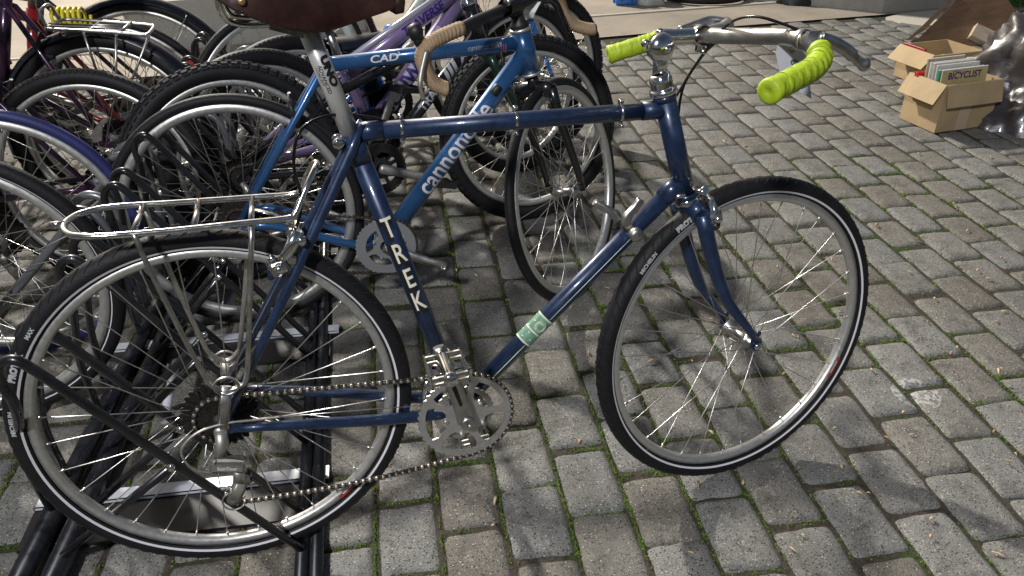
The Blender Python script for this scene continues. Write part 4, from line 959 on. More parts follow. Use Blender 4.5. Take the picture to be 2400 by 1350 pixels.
    for i, r in enumerate((.056, .050, .044, .038, .032, .027)):
        N = 40; y = -.022-.0042*i; o = []
        for q in range(N): a = 2*pi*q/N; rr = r*(1.04 if q % 2 else .96); o += [(math.cos(a)*rr, y, R+math.sin(a)*rr), (math.cos(a)*rr, y-.002, R+math.sin(a)*rr)]
        o += [(0, y, R), (0, y-.002, R)]; F_ = []
        for q in range(N): j = (q+1) % N; F_ += [(2*q, 2*j, 2*j+1, 2*q+1), (2*q, 2*N, 2*j), (2*q+1, 2*j+1, 2*N+1)]
        cg.add(o, F_, 0, False)
    put('sprocket_cluster', cg.mesh('sprocket_cluster', RUSTY), root)
    pa = Vector((.028, 0, R-.075)); pb = Vector((.002, 0, R-.135))
    if sgn > 0:
        path = arc_pts((0, R), .034, 240, 96, -.043, 10)+arc_pts((BB.x, BB.z), ringR, 97, -82, -.048, 20)+arc_pts((pb.x, pb.z), .018, -70, -230, -.047, 6)+[Vector((pa.x+.012, -.045, pa.z))]
        put('chain', chain_mesh(path).mesh('chain', [GREASE, GREASE]), root)
    d_ = MB(); d_.tube([(0, -.068, R-.01), (.02, -.072, R-.05), (.03, -.07, R-.075)], [.008, .013, .010], 10); d_.box((.024, -.078, R-.055), (.045, .02, .024), (1, 0, -.4), bev=.004)
    for y in (-.040, -.056): d_.tube([Vector((pa.x, y, pa.z)), Vector((pb.x, y, pb.z))], .0015, 6, flat=8, flatdir=(1, 0, 0))
    for c in (pa, pb): d_.lathe([(-.053, 0), (-.053, .014), (-.043, .014), (-.043, 0)], c, n=12)
    d_.build('rear_derailleur', DULL, root)
    b = MB()
    ca = math.atan2(SCt.z-R, SCt.x-0); bp = Vector((math.cos(ca)*(R+.012), 0, R+math.sin(ca)*(R+.012)))
    for sd in (-1, 1):
        b.tube([bp+Vector((.0, sd*.040, -.045)), bp+Vector((-.012, sd*.040, .0)), bp+Vector((-.02, sd*.028, .03))], [.008, .007, .005], 8); b.box(bp+Vector((-.016, sd*.030, -.038)), (.045, .011, .012), (1, 0, .35*1))
    b.tube([bp+Vector((-.02, -.03, .028)), bp+Vector((-.02, .03, .028))], .0018, 6)
    b.build('rear_brake', BLACKM, root)
    if frontwheel:
        b = MB(); bp = cr-axh*.02+Vector((.022, 0, 0))
        for sd in (-1, 1):
            b.tube([bp+Vector((.012, sd*.040, -.045)), bp+Vector((.02, sd*.038, .0)), bp+Vector((.018, sd*.028, .03))], [.008, .007, .005], 8); b.box(bp+Vector((.012, sd*.030, -.035)), (.045, .011, .012), (1, 0, -.35))
        b.tube([bp+Vector((.018, -.03, .028)), bp+Vector((.018, .03, .028))], .0018, 6); b.xf(S); b.build('front_brake', BLACKM, root)
    if fender:
        m = MB(); A0, A1, mt = fender; rr = R+.014; pts = []; n = 40
        vv = []
        for i in range(n+1):
            a = R_(A0+(A1-A0)*i/n); d = Vector((math.cos(a), 0, math.sin(a)))
            for q in range(9):
                t = R_(-75+150*q/8); vv.append(RH+d*(rr-.030+math.cos(t)*.030)+Vector((0, math.sin(t)*.033, 0)))
        m.add(vv, [(i*9+j, i*9+9+j, i*9+10+j, i*9+1+j) for i in range(n) for j in range(8)]); m.add([v-(v-RH).normalized()*.0015 for v in [Vector(p) for p in vv]], [(i*9+j, i*9+1+j, i*9+10+j, i*9+9+j) for i in range(n) for j in range(8)])
        m.build('mudguard', mt, root)
        m = MB()
        for sd in (-1, 1):
            a = R_(A1-25); m = MB().tube([RH+Vector((0, sd*.07, 0)), RH+Vector((math.cos(a)*(R+.004), sd*.034, math.sin(a)*(R+.004)))], .002, 6); m.build('mudguard_stay', DULL, root)
    return dict(B=B, root=root, BB=BB, SC=SCt, HT=HT, HB=HB, S=S, axh=axh, frame=fo)

# --- metallic blue bicycle with tan drop bars, wheel turned
c = bicycle('metallic blue drop-bar bicycle with tan bar tape and black fork, directly behind the navy one', (-.751, 1.976, .337), (.161, 2.163, .323), R=.337, tilt=3.6, w=.0145, tread='slick', R2=.331, w2=.0135, tread2='slick', steer=49,
    P=dict(BB=(903, 562), SC=(758, 134), HT=(1219, 66), HB=(1245, 174), TT1=(1226, 98), DT1=(1238, 116)), frame=BLUE, fork=BLACKP, rh=.028, rt=.0200, rd=.0255, rs=.0165, stay=.0105, bar=None, crank=-22, rimd=.024, ring=mat('grey_ring', (.30, .31, .32), .45, .5), pedal=False, forkr=.0150, saddle=WOOL, ringR=.088,
    txt=[('BB', 'DT1', .0255, 'cannondale', .078, STRIPE, dict(bold=.0010, at=.505, sx=.86)), ('TT0', 'TT1', .0200, 'CAD', .026, STRIPE, dict(bold=.0006, at=.285, sx=1.35, shear=.15)), ('TT0', 'TT1', .0200, '3', .014, STRIPE, dict(bold=.0003, at=.362, dy=.007)), ('TT0', 'TT1', .0200, 'optimo 900', .016, GREY, dict(at=.79, sx=1.2, shear=.3))])
B = c['B']; at = B.at; root = c['root']
m = MB(); a0 = c['HT']
m.tube([a0+c['axh']*.03, a0+c['axh']*.075], .0175, 16); m.tube(smooth_path([at(1205, 38, 0), at(1204, 18, 0), at(1200, 8, -.01)], 3), .020, 14); m.lathe([(-.024, .0225), (.024, .0225)], at(1196, 14, -.03), (at(1110, 50, -.14)-at(1200, 14, -.02)), n=20); m.build('stem', BLACKM, root)
MB().lathe([(-.010, 0), (-.010, .0105), (.010, .0105), (.010, 0)], at(1192, 4, -.045), (at(1110, 50, -.14)-at(1200, 14, -.02)), n=14).build('stem_cap', ALLOY, root)
nb = smooth_path([at(*p) for p in ((1200, 14, -.01), (1155, 33, -.07), (1112, 51, -.13), (1082, 66, -.165), (1040, 84, -.195), (1005, 104, -.215), (990, 128, -.22), (994, 152, -.22), (1005, 178, -.22), (1022, 198, -.22), (1047, 209, -.22))], 5)
fb_ = smooth_path([at(*p) for p in ((1200, 14, -.01), (1250, 0, .06), (1290, -22, .13), (1305, -18, .16), (1312, 5, .18), (1322, 32, .19), (1342, 56, .195), (1368, 66, .195), (1392, 69, .195))], 5)
MB().tube(list(reversed(fb_[:16]))+nb[1:17], .0140, 14).build('handlebar', BLACKM, root)
for pth, nm in ((nb[15:], 0), (fb_[14:], 1)):
    m = MB(); m.tube(pth, [.0172]*len(pth), 16)
    for i in range(1, len(pth)-1):
        T = (pth[i+1]-pth[i-1]).normalized(); m.lathe([(-.0055, .0168), (-.004, .0181), (.004, .0185), (.0052, .0170)], pth[i], (T+Vector((.1, .1, .25))).normalized(), n=14)
    bt = m.build('bar_tape', TAN, root); T = (pth[-1]-pth[-2]).normalized(); MB().lathe([(0, .0165), (.003, .0165), (.006, .013), (.007, 0)], pth[-1], T, n=16).build('bar_plug', BLACKP, bt)
m = MB().tube(smooth_path([at(1270, -10, .12), at(1300, 5, .16), at(1312, 30, .17), at(1325, 60, .17), at(1330, 78, .17)], 4), [.008]*4+[.010]*5+[.009]*4+[.008]*4, 10, flat=1.4); m.build('brake_lever', BLACKP, root)
m = MB().tube(smooth_path([at(1000, 118, -.24), at(990, 160, -.25), at(985, 200, -.26), at(994, 236, -.26)], 4), [.004]*5+[.0045]*4+[.0038]*4, 10, flat=1.4); m.build('brake_lever', DULL, root)
m = MB().lathe([(-.02, 0), (-.017, .017), (0, .021), (.012, .018), (.018, 0)], at(975, 74, -.215), (1, 0, .3), n=16).tube([at(975, 80, -.215), at(985, 105, -.215)], .012, 10); m.build('lever_hood', BLACKM, root)
MB().lathe([(-.014, .011), (-.010, .0125), (.010, .0125), (.014, .009)], at(1163, 210, -.024), (.6, 0, .8), n=12).build('cable_stop', BLACKM, c['frame'])
for (u, v) in ((1025, 338), (991, 383)): MB().lathe([(0, .005), (.008, .005), (.010, 0)], at(u, v, -.012), (-.7, -.2, .6), n=8).build('bottle_bolt', BLACKM, c['frame'])
m = MB()
for k in (0, 1, 2):
    q = at(1172+k*5, 104, 0); T = (at(1212, 104)-at(800, 136)).normalized(); m.lathe([(-.0012, .0204), (.0012, .0204)], q+Vector((0, 0, -.0015)), T, n=24)
m.build('top_tube_band', REDLAB, c['frame'])
tg = bpy.data.objects.new('price_tag', None); COL.objects.link(tg); tg.location = B.M @ at(1245, 10, .05); tag(tg, 'crumpled pale paper tag hanging from the bar of the metallic blue bicycle', 'tag')
inv = Matrix.Translation(tg.location).inverted() @ B.M
pts = [at(1228, 22, .05), at(1225, 36, .055), at(1250, 42, .05), at(1255, 28, .04), at(1268, 4, .05), at(1245, 6, .06)]
m = MB(); m.add(pts+[p+Vector((.0006, .0006, 0)) for p in pts], [tuple(range(6)), tuple(range(6, 12))[::-1]]+[(i, i+6, (i+1) % 6+6, (i+1) % 6) for i in range(6)], 0, False); m.xf(inv); m.build('tag_card', WHITEP, tg)

# --- black and silver mountain bicycle
c = bicycle('black mountain bicycle with silver decals and knobbly tyres, just behind the metallic blue one', (-.84, 2.256, .337), (.062, 2.683, .323), R=.335, tilt=9, w=.027, tread='knob', R2=.323, w2=.0265, tread2='knob', steer=-6,
    P=dict(BB=(884, 388), SC=(775, 208), TT1=(1108, 50), HT=(1098, 12), HB=(1127, 96), DT1=(1120, 78)), frame=BLACKP, fork=DKGREEN, rt=.016, rd=.0205, rs=.016, crank=-18, ring=BLACKM, forkr=.016, rimd=.020, saddle=False, bar=None, seat_h=.02, armmat=DULL,
    txt=[('BB', 'DT1', .0205, '///', .050, GREY, dict(bold=.003, at=.72, sx=1.4)), ('BB', 'DT1', .0205, 'X', .056, LILAC, dict(bold=.003, at=.83)), ('BB', 'DT1', .0205, 'TRAIL', .040, GREY, dict(bold=.001, at=.52))])
# --- purple full-suspension bicycle
c = bicycle('purple and silver full-suspension mountain bicycle, third behind the navy one', (-.80, 2.42, .335), (.03, 3.12, .335), R=.335, tilt=5, w=.026, tread='semi', tread2='knob', P=dict(BB=(868, 305), SC=(806, 160), HT=(1108, -70), HB=(1104, 8), TT1=(1098, -40), DT1=(1092, -18)), frame=PURPLE, fork=BLACKM, rt=.028, rd=.030, rs=.020, stay=.0125,
    crank=62, ring=BLACKM, bar='flat', seat_h=.14, forkr=.016,
    txt=[('BB', 'DT1', .0310, 'SCHWINN', .072, INDIGO, dict(bold=.0030, at=.40, sx=.95)), ('TT0', 'TT1', .0285, 'TRAVERSE', .042, INDIGO, dict(bold=.0014, at=.58, shear=.2))])
pr = c; m = MB(); q0, q1 = pr['BB'], c['frame']
a, b_ = pr['SC'], Vector((pr['HT'].x-.01, 0, pr['HT'].z-.03)); T = (b_-a).normalized(); sv = (Vector((0, -.35, 1))-T*Vector((0, -.35, 1)).dot(T)).normalized(); m.tube([a+T*.03+sv*.0205, b_-T*.02+sv*.0205], .0115, 10); m.build('silver_panel', LILAC, pr['frame'])
cD, cH = pr['BB'], pr['B'].at(1092, -18, 0); T = (cH-cD).normalized(); m = MB().lathe([((cH-cD).length*.14, .0306), ((cH-cD).length*.72, .0306)], cD, T, n=14, a0=-1.0, a1=1.0, up=(0, -1, .15)); m.build('silver_panel', LILAC, pr['frame'])
# --- bright blue bicycle
c = bicycle('bright blue mountain bicycle with blue-tipped saddle, behind the purple one', (-.73, 2.60, .335), (.13, 3.30, .335), R=.335, tilt=5, w=.026, tread='semi', tread2='knob', P=dict(BB=(905, 240), SC=(868, 152)), frame=BRIGHT, rt=.017, rd=.022, rs=.020, crank=200, seat_h=.055, saddle=WOOL, bar=None)
sq = c['B']; p_ = c['SC']+(c['SC']-c['BB']).normalized()*.055+Vector((.125, 0, .048)); MB().lathe([(-.03, .0), (-.028, .020), (0, .024), (.024, .018), (.03, 0)], p_, (1, 0, -.1), n=14).build('saddle_nose', BRIGHT, c['root'])
# --- pearl white and gold bicycle
c = bicycle('pearl white bicycle with gold lettering and slick tyres, behind the bright blue one', (-.865, 2.90, .347), (-.10, 3.52, .340), R=.340, tilt=5, w=.0155, tread='slick', P=dict(BB=(862, 184), DT1=(1022, -52), HB=(1030, -60), HT=(1020, -105)), frame=GREENW, rt=.015, rd=.0185, rs=.016, crank=150, bar='flat', rimd=.020,
    txt=[('BB', 'DT1', .0185, 'REMOTE', .040, GOLD, dict(bold=.001, at=.52, sx=1.1))])
# --- dark bicycle at the end of the rack
c = bicycle('dark grey bicycle with thin tyres at the far end of the rack, nearest the kerb', (-.93, 3.42, .340), (-.14, 4.02, .340), R=.340, tilt=5, w=.0150, tread='slick', frame=DKPURP, crank=30, bar=None)

# --- bicycles parked from the other side, facing left
def left_bike(label, hub, yaw, R, **kw):
    y = R_(yaw); fr = (hub[0]-1.03*math.cos(y), hub[1]-1.03*math.sin(y), R)
    return bicycle(label, hub, fr, R=R, sgn=-1, group='bicycles parked from the left side of the rack', **kw)
lq = left_bike('dark bicycle with a fat slick tyre and silver rim, nearest of those facing left', (-1.259, 1.541, .353), 12, .345, tilt=3, w=.019, tread='slick', frame=NAVY, rimd=.024)
for sd in (1,):
    st = MB(); rc = .345-.019; pr_ = [(math.sin(R_(118+da))*.0193, rc+math.cos(R_(118+da))*.0193) for da in (-4, 4)]; st.lathe(pr_, n=90)
    o = [q for q in lq['root'].children if q.name.startswith('wheel')][0]; put('reflective_stripe', st.mesh('reflective_stripe', STRIPE), o)
MB().lathe([(-.0185, .012), (-.0185, .070), (-.0172, .072), (-.0172, .012)], lq['B'].at(0, 0, 0)*0+Vector((0, 0, .345)), n=40).build('spoke_guard', BLACKP, lq['root'])
left_bike('bicycle with a blue rear tyre, second of those facing left', (-1.328, 1.829, .342), 17, .340, tilt=6, w=.0150, tread='slick', frame=BLACKP, tyrem=[BLUETYRE, BLUETYRE], rimd=.022)
li = left_bike('dark plum bicycle with a fine-block rear tyre and silver propstand, third of those facing left', (-1.236, 2.203, .337), 4, .335, tilt=6, w=.0235, tread='semi', frame=DKPURP, rimd=.018, crank=100)
kb2 = li['B'].at; pp = [kb2(*p, .09) for p in ((212, 318), (222, 300), (236, 283), (246, 275), (252, 283), (240, 296), (238, 330), (220, 335))]
m = MB(); m.add([tuple(p) for p in pp]+[tuple(p+Vector((0, -.004, 0))) for p in pp], [tuple(range(8)), tuple(range(8, 16))[::-1]]+[(i, i+8, (i+1) % 8+8, (i+1) % 8) for i in range(8)], 0, False); m.build('propstand', ALLOY, li['root'])
lj = left_bike('dark plum bicycle with black mudguard under a silver rear carrier', (-1.329, 2.537, .352), 2, .345, tilt=4, w=.026, tread='knob', frame=DKPURP, rimd=.018, fender=(-10, 175, BLACKP), rs=.018, P=dict(BB=(6, 225), SC=(14, -8)))
at = lj['B'].at; rk = MB()
rk.tube(smooth_path([at(*p) for p in ((112, 68, .065), (200, 72, .065), (300, 79, .065), (335, 82, .065), (348, 79, .055), (360, 62, -.055), (345, 58, -.065), (290, 54, -.065), (200, 48, -.065), (150, 46, -.065), (125, 58, 0))], 4, closed=True), .0052, 8, closed=True)
rk.tube(smooth_path([at(112, 68, .05), at(100, 45, .05), at(94, 28, .04), at(105, 14, .02), at(118, 12, -.02), at(128, 28, -.04), at(138, 44, -.05)], 4), .0050, 8)
for u in (210, 285): rk.tube([at(u, 73, .065), at(u+22, 52, -.065)], .0045, 8)
rk.tube([at(120, 62, .02), at(300, 66, .02)], .0035, 8); rk.tube([at(130, 56, -.02), at(305, 61, -.02)], .0035, 8)
ro_ = rk.build('rear_carrier', ALLOY, lj['root'])
for (u, v, u2, v2) in ((196, 78, 226, 165), (272, 82, 272, 250), (350, 82, 285, 250)): MB().tube([at(u, v, .065), at(u2, v2, .072)], .0042, 8).build('carrier_strut', ALLOY, ro_)
ll = left_bike('red bicycle with slim tyres and a red rear lamp, behind the silver carrier', (-1.403, 2.773, .342), 12, .340, tilt=5.6, w=.0150, tread='slick', frame=RED, rimd=.018, rs=.019, P=dict(BB=(80, 205), SC=(76, 30)))
at = ll['B'].at; q = at(452, 148, .03)
MB().box(q, (.035, .045, .030), (1, 0, .1), bev=.005).build('rear_lamp', REDP, ll['root'])
left_bike('black bicycle with a wide black mudguard, farthest of those facing left', (-1.406, 3.016, .349), 9, .345, tilt=5.6, w=.020, tread='slick', frame=BLACKP, rimd=.018, fender=(-20, 150, BLACKP))

# ================================================================ BOXES, BOARD, SHEETING, BACKGROUND
CARD = mat('cardboard', (.41, .30, .165), .8, 0, var=.14, vscale=7, bump=.12, bscale=60)
CARDE = mat('cardboard_edge', (.50, .36, .22), .85, var=.1)
TAPE = mat('paper_tape', (.50, .38, .26), .45)
PLY = None
def wood(name, a, b_, sc):
    m, n, l, b = node_mat(name); tc = n.new('ShaderNodeTexCoord'); mp = n.new('ShaderNodeMapping'); mp.inputs['Scale'].default_value = sc; l.new(tc.outputs['Object'], mp.inputs[0])
    no = noise(n, l, mp.outputs[0], 6, 8, .7); c = ramp(n, l, no.outputs['Fac'], [(.3, a), (.7, b_)]).outputs[0]
    vo = n.new('ShaderNodeTexVoronoi'); vo.inputs['Scale'].default_value = 5.5; l.new(tc.outputs['Object'], vo.inputs['Vector']); k = ramp(n, l, vo.outputs['Distance'], [(.06, (1, 1, 1)), (.16, (0, 0, 0))]).outputs[0]
    c = mixc(n, l, c, tuple(q*.22 for q in a), k); l.new(c, b.inputs['Base Color']); b.inputs['Roughness'].default_value = .75
    bp = n.new('ShaderNodeBump'); bp.inputs['Strength'].default_value = .4; l.new(no.outputs['Fac'], bp.inputs['Height']); l.new(bp.outputs[0], b.inputs['Normal']); return m
PLY = wood('weathered_plywood', (.095, .052, .026), (.20, .115, .06), (1, 7, 1)); PINE = wood('raw_pine', (.42, .33, .23), (.58, .49, .37), (1.5, 9, 1.5))
def height_at(P, u, v):
    r = ray(u, v); t = P.y/r.y; return CH+r.z*t
def quad_sheet(m, pts, th, mi=0):
    P = [Vector(p) for p in pts]; nn = (P[1]-P[0]).cross(P[-1]-P[0]).normalized()*th; n = len(P)
    m.add(P+[p+nn for p in P], [tuple(range(n)), tuple(range(n, 2*n))[::-1]]+[(i, i+n, (i+1) % n+n, (i+1) % n) for i in range(n)], mi, False)
def carton(label, Fp, Lp, Rp, ht, flaps=(), inner=None):
    """open carton standing on the paving: front corner, left corner, right corner"""
    root = bpy.data.objects.new('cardboard_box', None); COL.objects.link(root); root.location = Fp; tag(root, label, 'box', 'cardboard boxes of printed matter'); inv = Matrix.Translation(-Fp)
    a = Lp-Fp; b = Rp-Fp; B_ = Fp+a+b; H = Vector((0, 0, ht)); t = .004
    m = MB(); nb = []
    for p, q in ((Fp, Lp), (Lp, B_), (B_, Rp), (Rp, Fp)):
        d = (q-p).normalized(); nn = Vector((-d.y, d.x, 0))
        if nn.dot((Fp+B_)/2-p) < 0: nn = -nn
        vs2 = [p, q, q+H, p+H]; m.add(vs2+[v+nn*t for v in vs2], [(0, 1, 2, 3), (7, 6, 5, 4), (3, 2, 6, 7), (0, 3, 7, 4), (1, 5, 6, 2)], 0, False)
    m.add([Fp+Vector((0, 0, .006)), Lp+Vector((0, 0, .006)), B_+Vector((0, 0, .006)), Rp+Vector((0, 0, .006))], [(0, 1, 2, 3)], 0, False); m.xf(inv); m.build('box_body', CARD, root)
    for p, q, out, dn, sk in flaps:
        P0, P1 = p+H, q+H; d = (P1-P0); o = Vector((d.y, -d.x, 0)).normalized()
        if o.dot((Fp+B_)/2-p) > 0: o = -o
        f = MB(); e = d.normalized(); off = o*out+Vector((0, 0, -dn)); mid = .5
        f2 = [P0+o*.002, P1+o*.002, P1+off-e*sk[1], P0.lerp(P1, .5)+off*.98+o*.006, P0+off+e*sk[0]]
        quad_sheet(f, f2, .0035); f.xf(inv); f.build('flap', CARD, root)
    return root, inv, H
F1, L1, R1 = G(2189, 312), G(2107, 276), G(2316, 294)
h1 = height_at(F1, 2206, 201); 
b1, inv1, H1 = carton('open cardboard box in front, holding magazines, with its flaps folded down', F1, L1, R1, h1, [(F1, L1, .055, .085, (.0, .004)), (R1, F1, .028, .098, (.0, .004))])
m = MB(); d = (R1-F1); o = Vector((d.y, -d.x, 0)).normalized(); o = -o if o.y > 0 else o
p = F1+d*.36; quad_sheet(m, [p+o*.001, p+d*.20+o*.001, p+d*.20+o*.001+Vector((0, 0, h1*.5)), p+o*.001+Vector((0, 0, h1*.5))], .0008); m.xf(inv1); m.build('box_tape', TAPE, b1)
F2, L2, R2 = G(2128, 208), G(2082, 178), G(2250, 190)
F2 = G(2150, 236); L2 = G(2093, 176); 
h2 = height_at(G(2093, 176), 2097, 103); R2 = F2+(G(2283, 168)-L2)*.0+ (R1-F1)*.98; F2 = L2+(F1-L1)*1.12; R2 = F2+(R1-F1)*1.0
b2, inv2, H2 = carton('open cardboard box standing behind the one with the magazines', F2, L2, R2, h2, [(F2, L2, .075, .070, (.0, .004)), (R2, F2, -.010, .055, (.0, .0))])
# magazines in the front box
def magazine(k, frac, col, w_=.88, hh=.05, tilt=0., label='', txt=None, th=.006):
    o_ = bpy.data.objects.new('magazine', None); COL.objects.link(o_)
    a = (L1-F1); b = (R1-F1); base = F1+a*frac+b*.045; e = b.normalized(); up = (Vector((0, 0, 1))+a.normalized()*tilt).normalized(); z0 = h1-.14+0; W = b.length*w_*.9; top = h1+hh
    o_.location = base+Vector((0, 0, z0)); tag(o_, label, 'magazine', 'magazines in the front box')
    N = e.cross(up).normalized(); H_ = top-z0; m = MB(); m.box((0, 0, 0), (W, H_, th), e, up, bev=.001)
    m.v = [tuple(Vector(q)+e*W/2+up*H_/2) for q in m.v]; nm = mat('cover_'+str(k), col, .45, var=.1); m.build('cover', nm, o_)
    pg = MB(); pg.box((0, 0, 0), (W-.004, .004, th*.8), e, up); pg.v = [tuple(Vector(q)+e*W/2+up*(H_+.0005)) for q in pg.v]; pg.build('page_block', WHITEP, o_)
    if txt:
        t = MB(); fn = N if N.y < 0 else -N; e2 = e
        bm = text_flat(txt, .042, .0009, 0, 1., 1.); bm_out(bm, lambda c: e2*(W/2+c.x)+up*(H_-.030+c.y)+fn*(th/2+.0012), t)
        bm = text_flat('AMERICAN', .009, .0); bm_out(bm, lambda c: e2*(W*.30+c.x)+up*(H_-.0085+c.y)+fn*(th/2+.0012), t)
        put('cover_lettering', t.mesh('cover_lettering', INDIGO), o_)
magazine(0, .20, (.50, .40, .20), .92, .050, .10, 'buff magazine printed BICYCLIST, foremost in the front cardboard box', 'BICYCLIST')
magazine(1, .27, (.03, .28, .20), .90, .047, .12, 'green-backed magazine directly behind the BICYCLIST cover')
magazine(2, .34, (.55, .55, .50), .86, .062, .12, 'white magazine, third from the front of the box')
magazine(3, .42, (.48, .45, .38), .84, .068, .12, 'cream magazine in the middle of the box')
magazine(4, .52, (.60, .60, .57), .88, .066, .12, 'pale grey magazine behind the cream one')
magazine(5, .62, (.40, .33, .24), .75, .078, .10, 'brown card-covered magazine, hindmost in the front box')
bk = MB(); p = F1.lerp(L1, .80)+(R1-F1)*.10; bk.box((0, 0, 0), (.09, .02, .12), (R1-F1), bev=.002); o_ = bk.build('book', REDP); o_.location = p+Vector((0, 0, h1-.045)); tag(o_, 'red book standing in the left corner of the front box', 'book')
bk = MB(); p = F2.lerp(L2, .72)+(R2-F2)*.10; bk.box((0, 0, 0), (.16, .014, .10), (F2-L2), bev=.002); o_ = bk.build('book', mat('crimson_cover', (.30, .02, .03), .4)); o_.location = p+Vector((0, 0, h2-.045)); tag(o_, 'crimson book along the left side of the rear box', 'book')
bk = MB(); p = F2.lerp(L2, .55)+(R2-F2)*.55; bk.box((0, 0, 0), (.10, .05, .04), (1, .3, .1), bev=.004); o_ = bk.build('pamphlet', mat('yellow_cover', (.62, .58, .03), .45)); o_.location = p+Vector((0, 0, h2-.075)); tag(o_, 'yellow pamphlet lying inside the rear cardboard box', 'pamphlet')
bk = MB(); p = F2.lerp(L2, .35)+(R2-F2)*.5; bk.box((0, 0, 0), (.26, .15, .12), (R2-F2), bev=.004); o_ = bk.build('paper_stack', mat('dark_paper', (.06, .045, .035), .7, var=.4)); o_.location = p+Vector((0, 0, h2-.155)); tag(o_, 'dark stack of papers filling the rear cardboard box', 'paper')
# ---- leaning plywood board with a pine batten
root = bpy.data.objects.new('plywood_board', None); COL.objects.link(root); P0 = G(2128, 98); root.location = P0; tag(root, 'weathered brown plywood board tipped up behind the cardboard boxes, pine batten across it', 'board')
inv = Matrix.Translation(-P0); P1 = P0+Vector((1.0, -.10, 0)); Nn = Vector((.05, -.80, .60)); Nn = (Nn-(P1-P0).normalized()*Nn.dot((P1-P0).normalized())).normalized()
def onply(u, v, off=0.):
    r = ray(u, v); C = Vector((0, 0, CH)); t = (P0+Nn*off-C).dot(Nn)/r.dot(Nn); return C+r*t
m = MB(); q = [onply(*p) for p in ((2133, 98), (2150, 92), (2212, 32), (2252, -14), (2318, -40), (2346, -16), (2384, 38), (2376, 120), (2300, 136), (2200, 122))]
quad_sheet(m, q, -.019); m.xf(inv); m.build('board_face', PLY, root)
m = MB(); q = [onply(*p, .030) for p in ((2125, 93), (2140, 88), (2176, 62), (2208, 26), (2244, -14), (2236, -16), (2196, 26), (2160, 62))]; quad_sheet(m, q, -.012); m.xf(inv); m.build('board_edge', PLY, root)
a, b_ = onply(2278, 72, .045), onply(2372, 116, .045); m = MB(); m.box((0, 0, 0), ((b_-a).length, .095, .055), (b_-a), Nn.cross((b_-a).normalized()), bev=.003); m.v = [tuple(Vector(v)+(a+b_)/2) for v in m.v]; m.xf(inv); m.build('batten', PINE, root)
# ---- crumpled black plastic sheeting
root = bpy.data.objects.new('plastic_sheeting', None); COL.objects.link(root); c0 = G(2448, 262); root.location = c0; tag(root, 'heap of crumpled shiny black plastic sheeting to the right of the cardboard boxes', 'plastic sheet')
nu, nv = 96, 60; V = []
for i in range(nu):
    for j in range(nv):
        th = 2*pi*i/nu; ph = pi/2*j/(nv-1); rx, ry, rz = .37, .34, .54
        x = math.cos(th)*math.cos(ph); y = math.sin(th)*math.cos(ph); z = math.sin(ph)
        A_ = np.array; n1 = float(vnoise(A_(x*3.1+z*2+9), A_(y*3.3+z*4+4)))
        def ridge(s, o): return 1-abs(2*float(vnoise(A_(x*s+z*s*.6+o), A_(y*s-z*s*.9+o*1.7)))-1)
        rr = .80+.30*n1+.16*ridge(4, 3)+.09*ridge(9, 8)+.04*ridge(19, 5)
        V.append((x*rx*rr*(1.15-.35*z)+.10*z, y*ry*rr, z*rz*rr-.01))
m = MB(); m.add(V, [(i*nv+j, ((i+1) % nu)*nv+j, ((i+1) % nu)*nv+j+1, i*nv+j+1) for i in range(nu) for j in range(nv-1)])
FILM = mat('black_film', (.040, .034, .034), .34, 0, bump=.6, bscale=18, coat=.35, spec=.9, rvar=.1, vscale=9)
m.build('film', FILM, root)
# ---- low concrete wall behind the rack, wall at the right
m = MB(); a, b_ = G(560, 108), G(862, 76); d = (b_-a).normalized(); a2 = a-d*.62; nrm_ = Vector((-d.y, d.x, 0)); c = (a2+b_)/2+nrm_*.20
m.box((0, 0, 0), ((b_-a2).length, .40, .30), d, bev=.012); o_ = m.build('concrete_bench', CONC2); o_.location = c+Vector((0, 0, .15)); tag(o_, 'low pale concrete block wall on the apron behind the bicycle rack', 'wall')
a, b_ = G(1835, 8), G(2066, 31); d = (b_-a).normalized(); nrm_ = Vector((-d.y, d.x, 0)); e_ = G(2330, 8)
m = MB(); poly = [a-d*.4, b_, e_, e_+Vector((0, 2.0, 0)), a-d*.4+Vector((0, 2.5, 0))]
m.add([Vector((p.x, p.y, -.02)) for p in poly]+[Vector((p.x, p.y, 1.3)) for p in poly], [tuple(range(5, 10))]+[(i, (i+1) % 5, (i+1) % 5+5, i+5) for i in range(5)], 0, False)
m.v = [tuple(Vector(v)-b_) for v in m.v]; o_ = m.build('concrete_wall', CONC2); o_.location = b_; tag(o_, 'grey concrete wall corner behind the paving at the top right', 'wall')
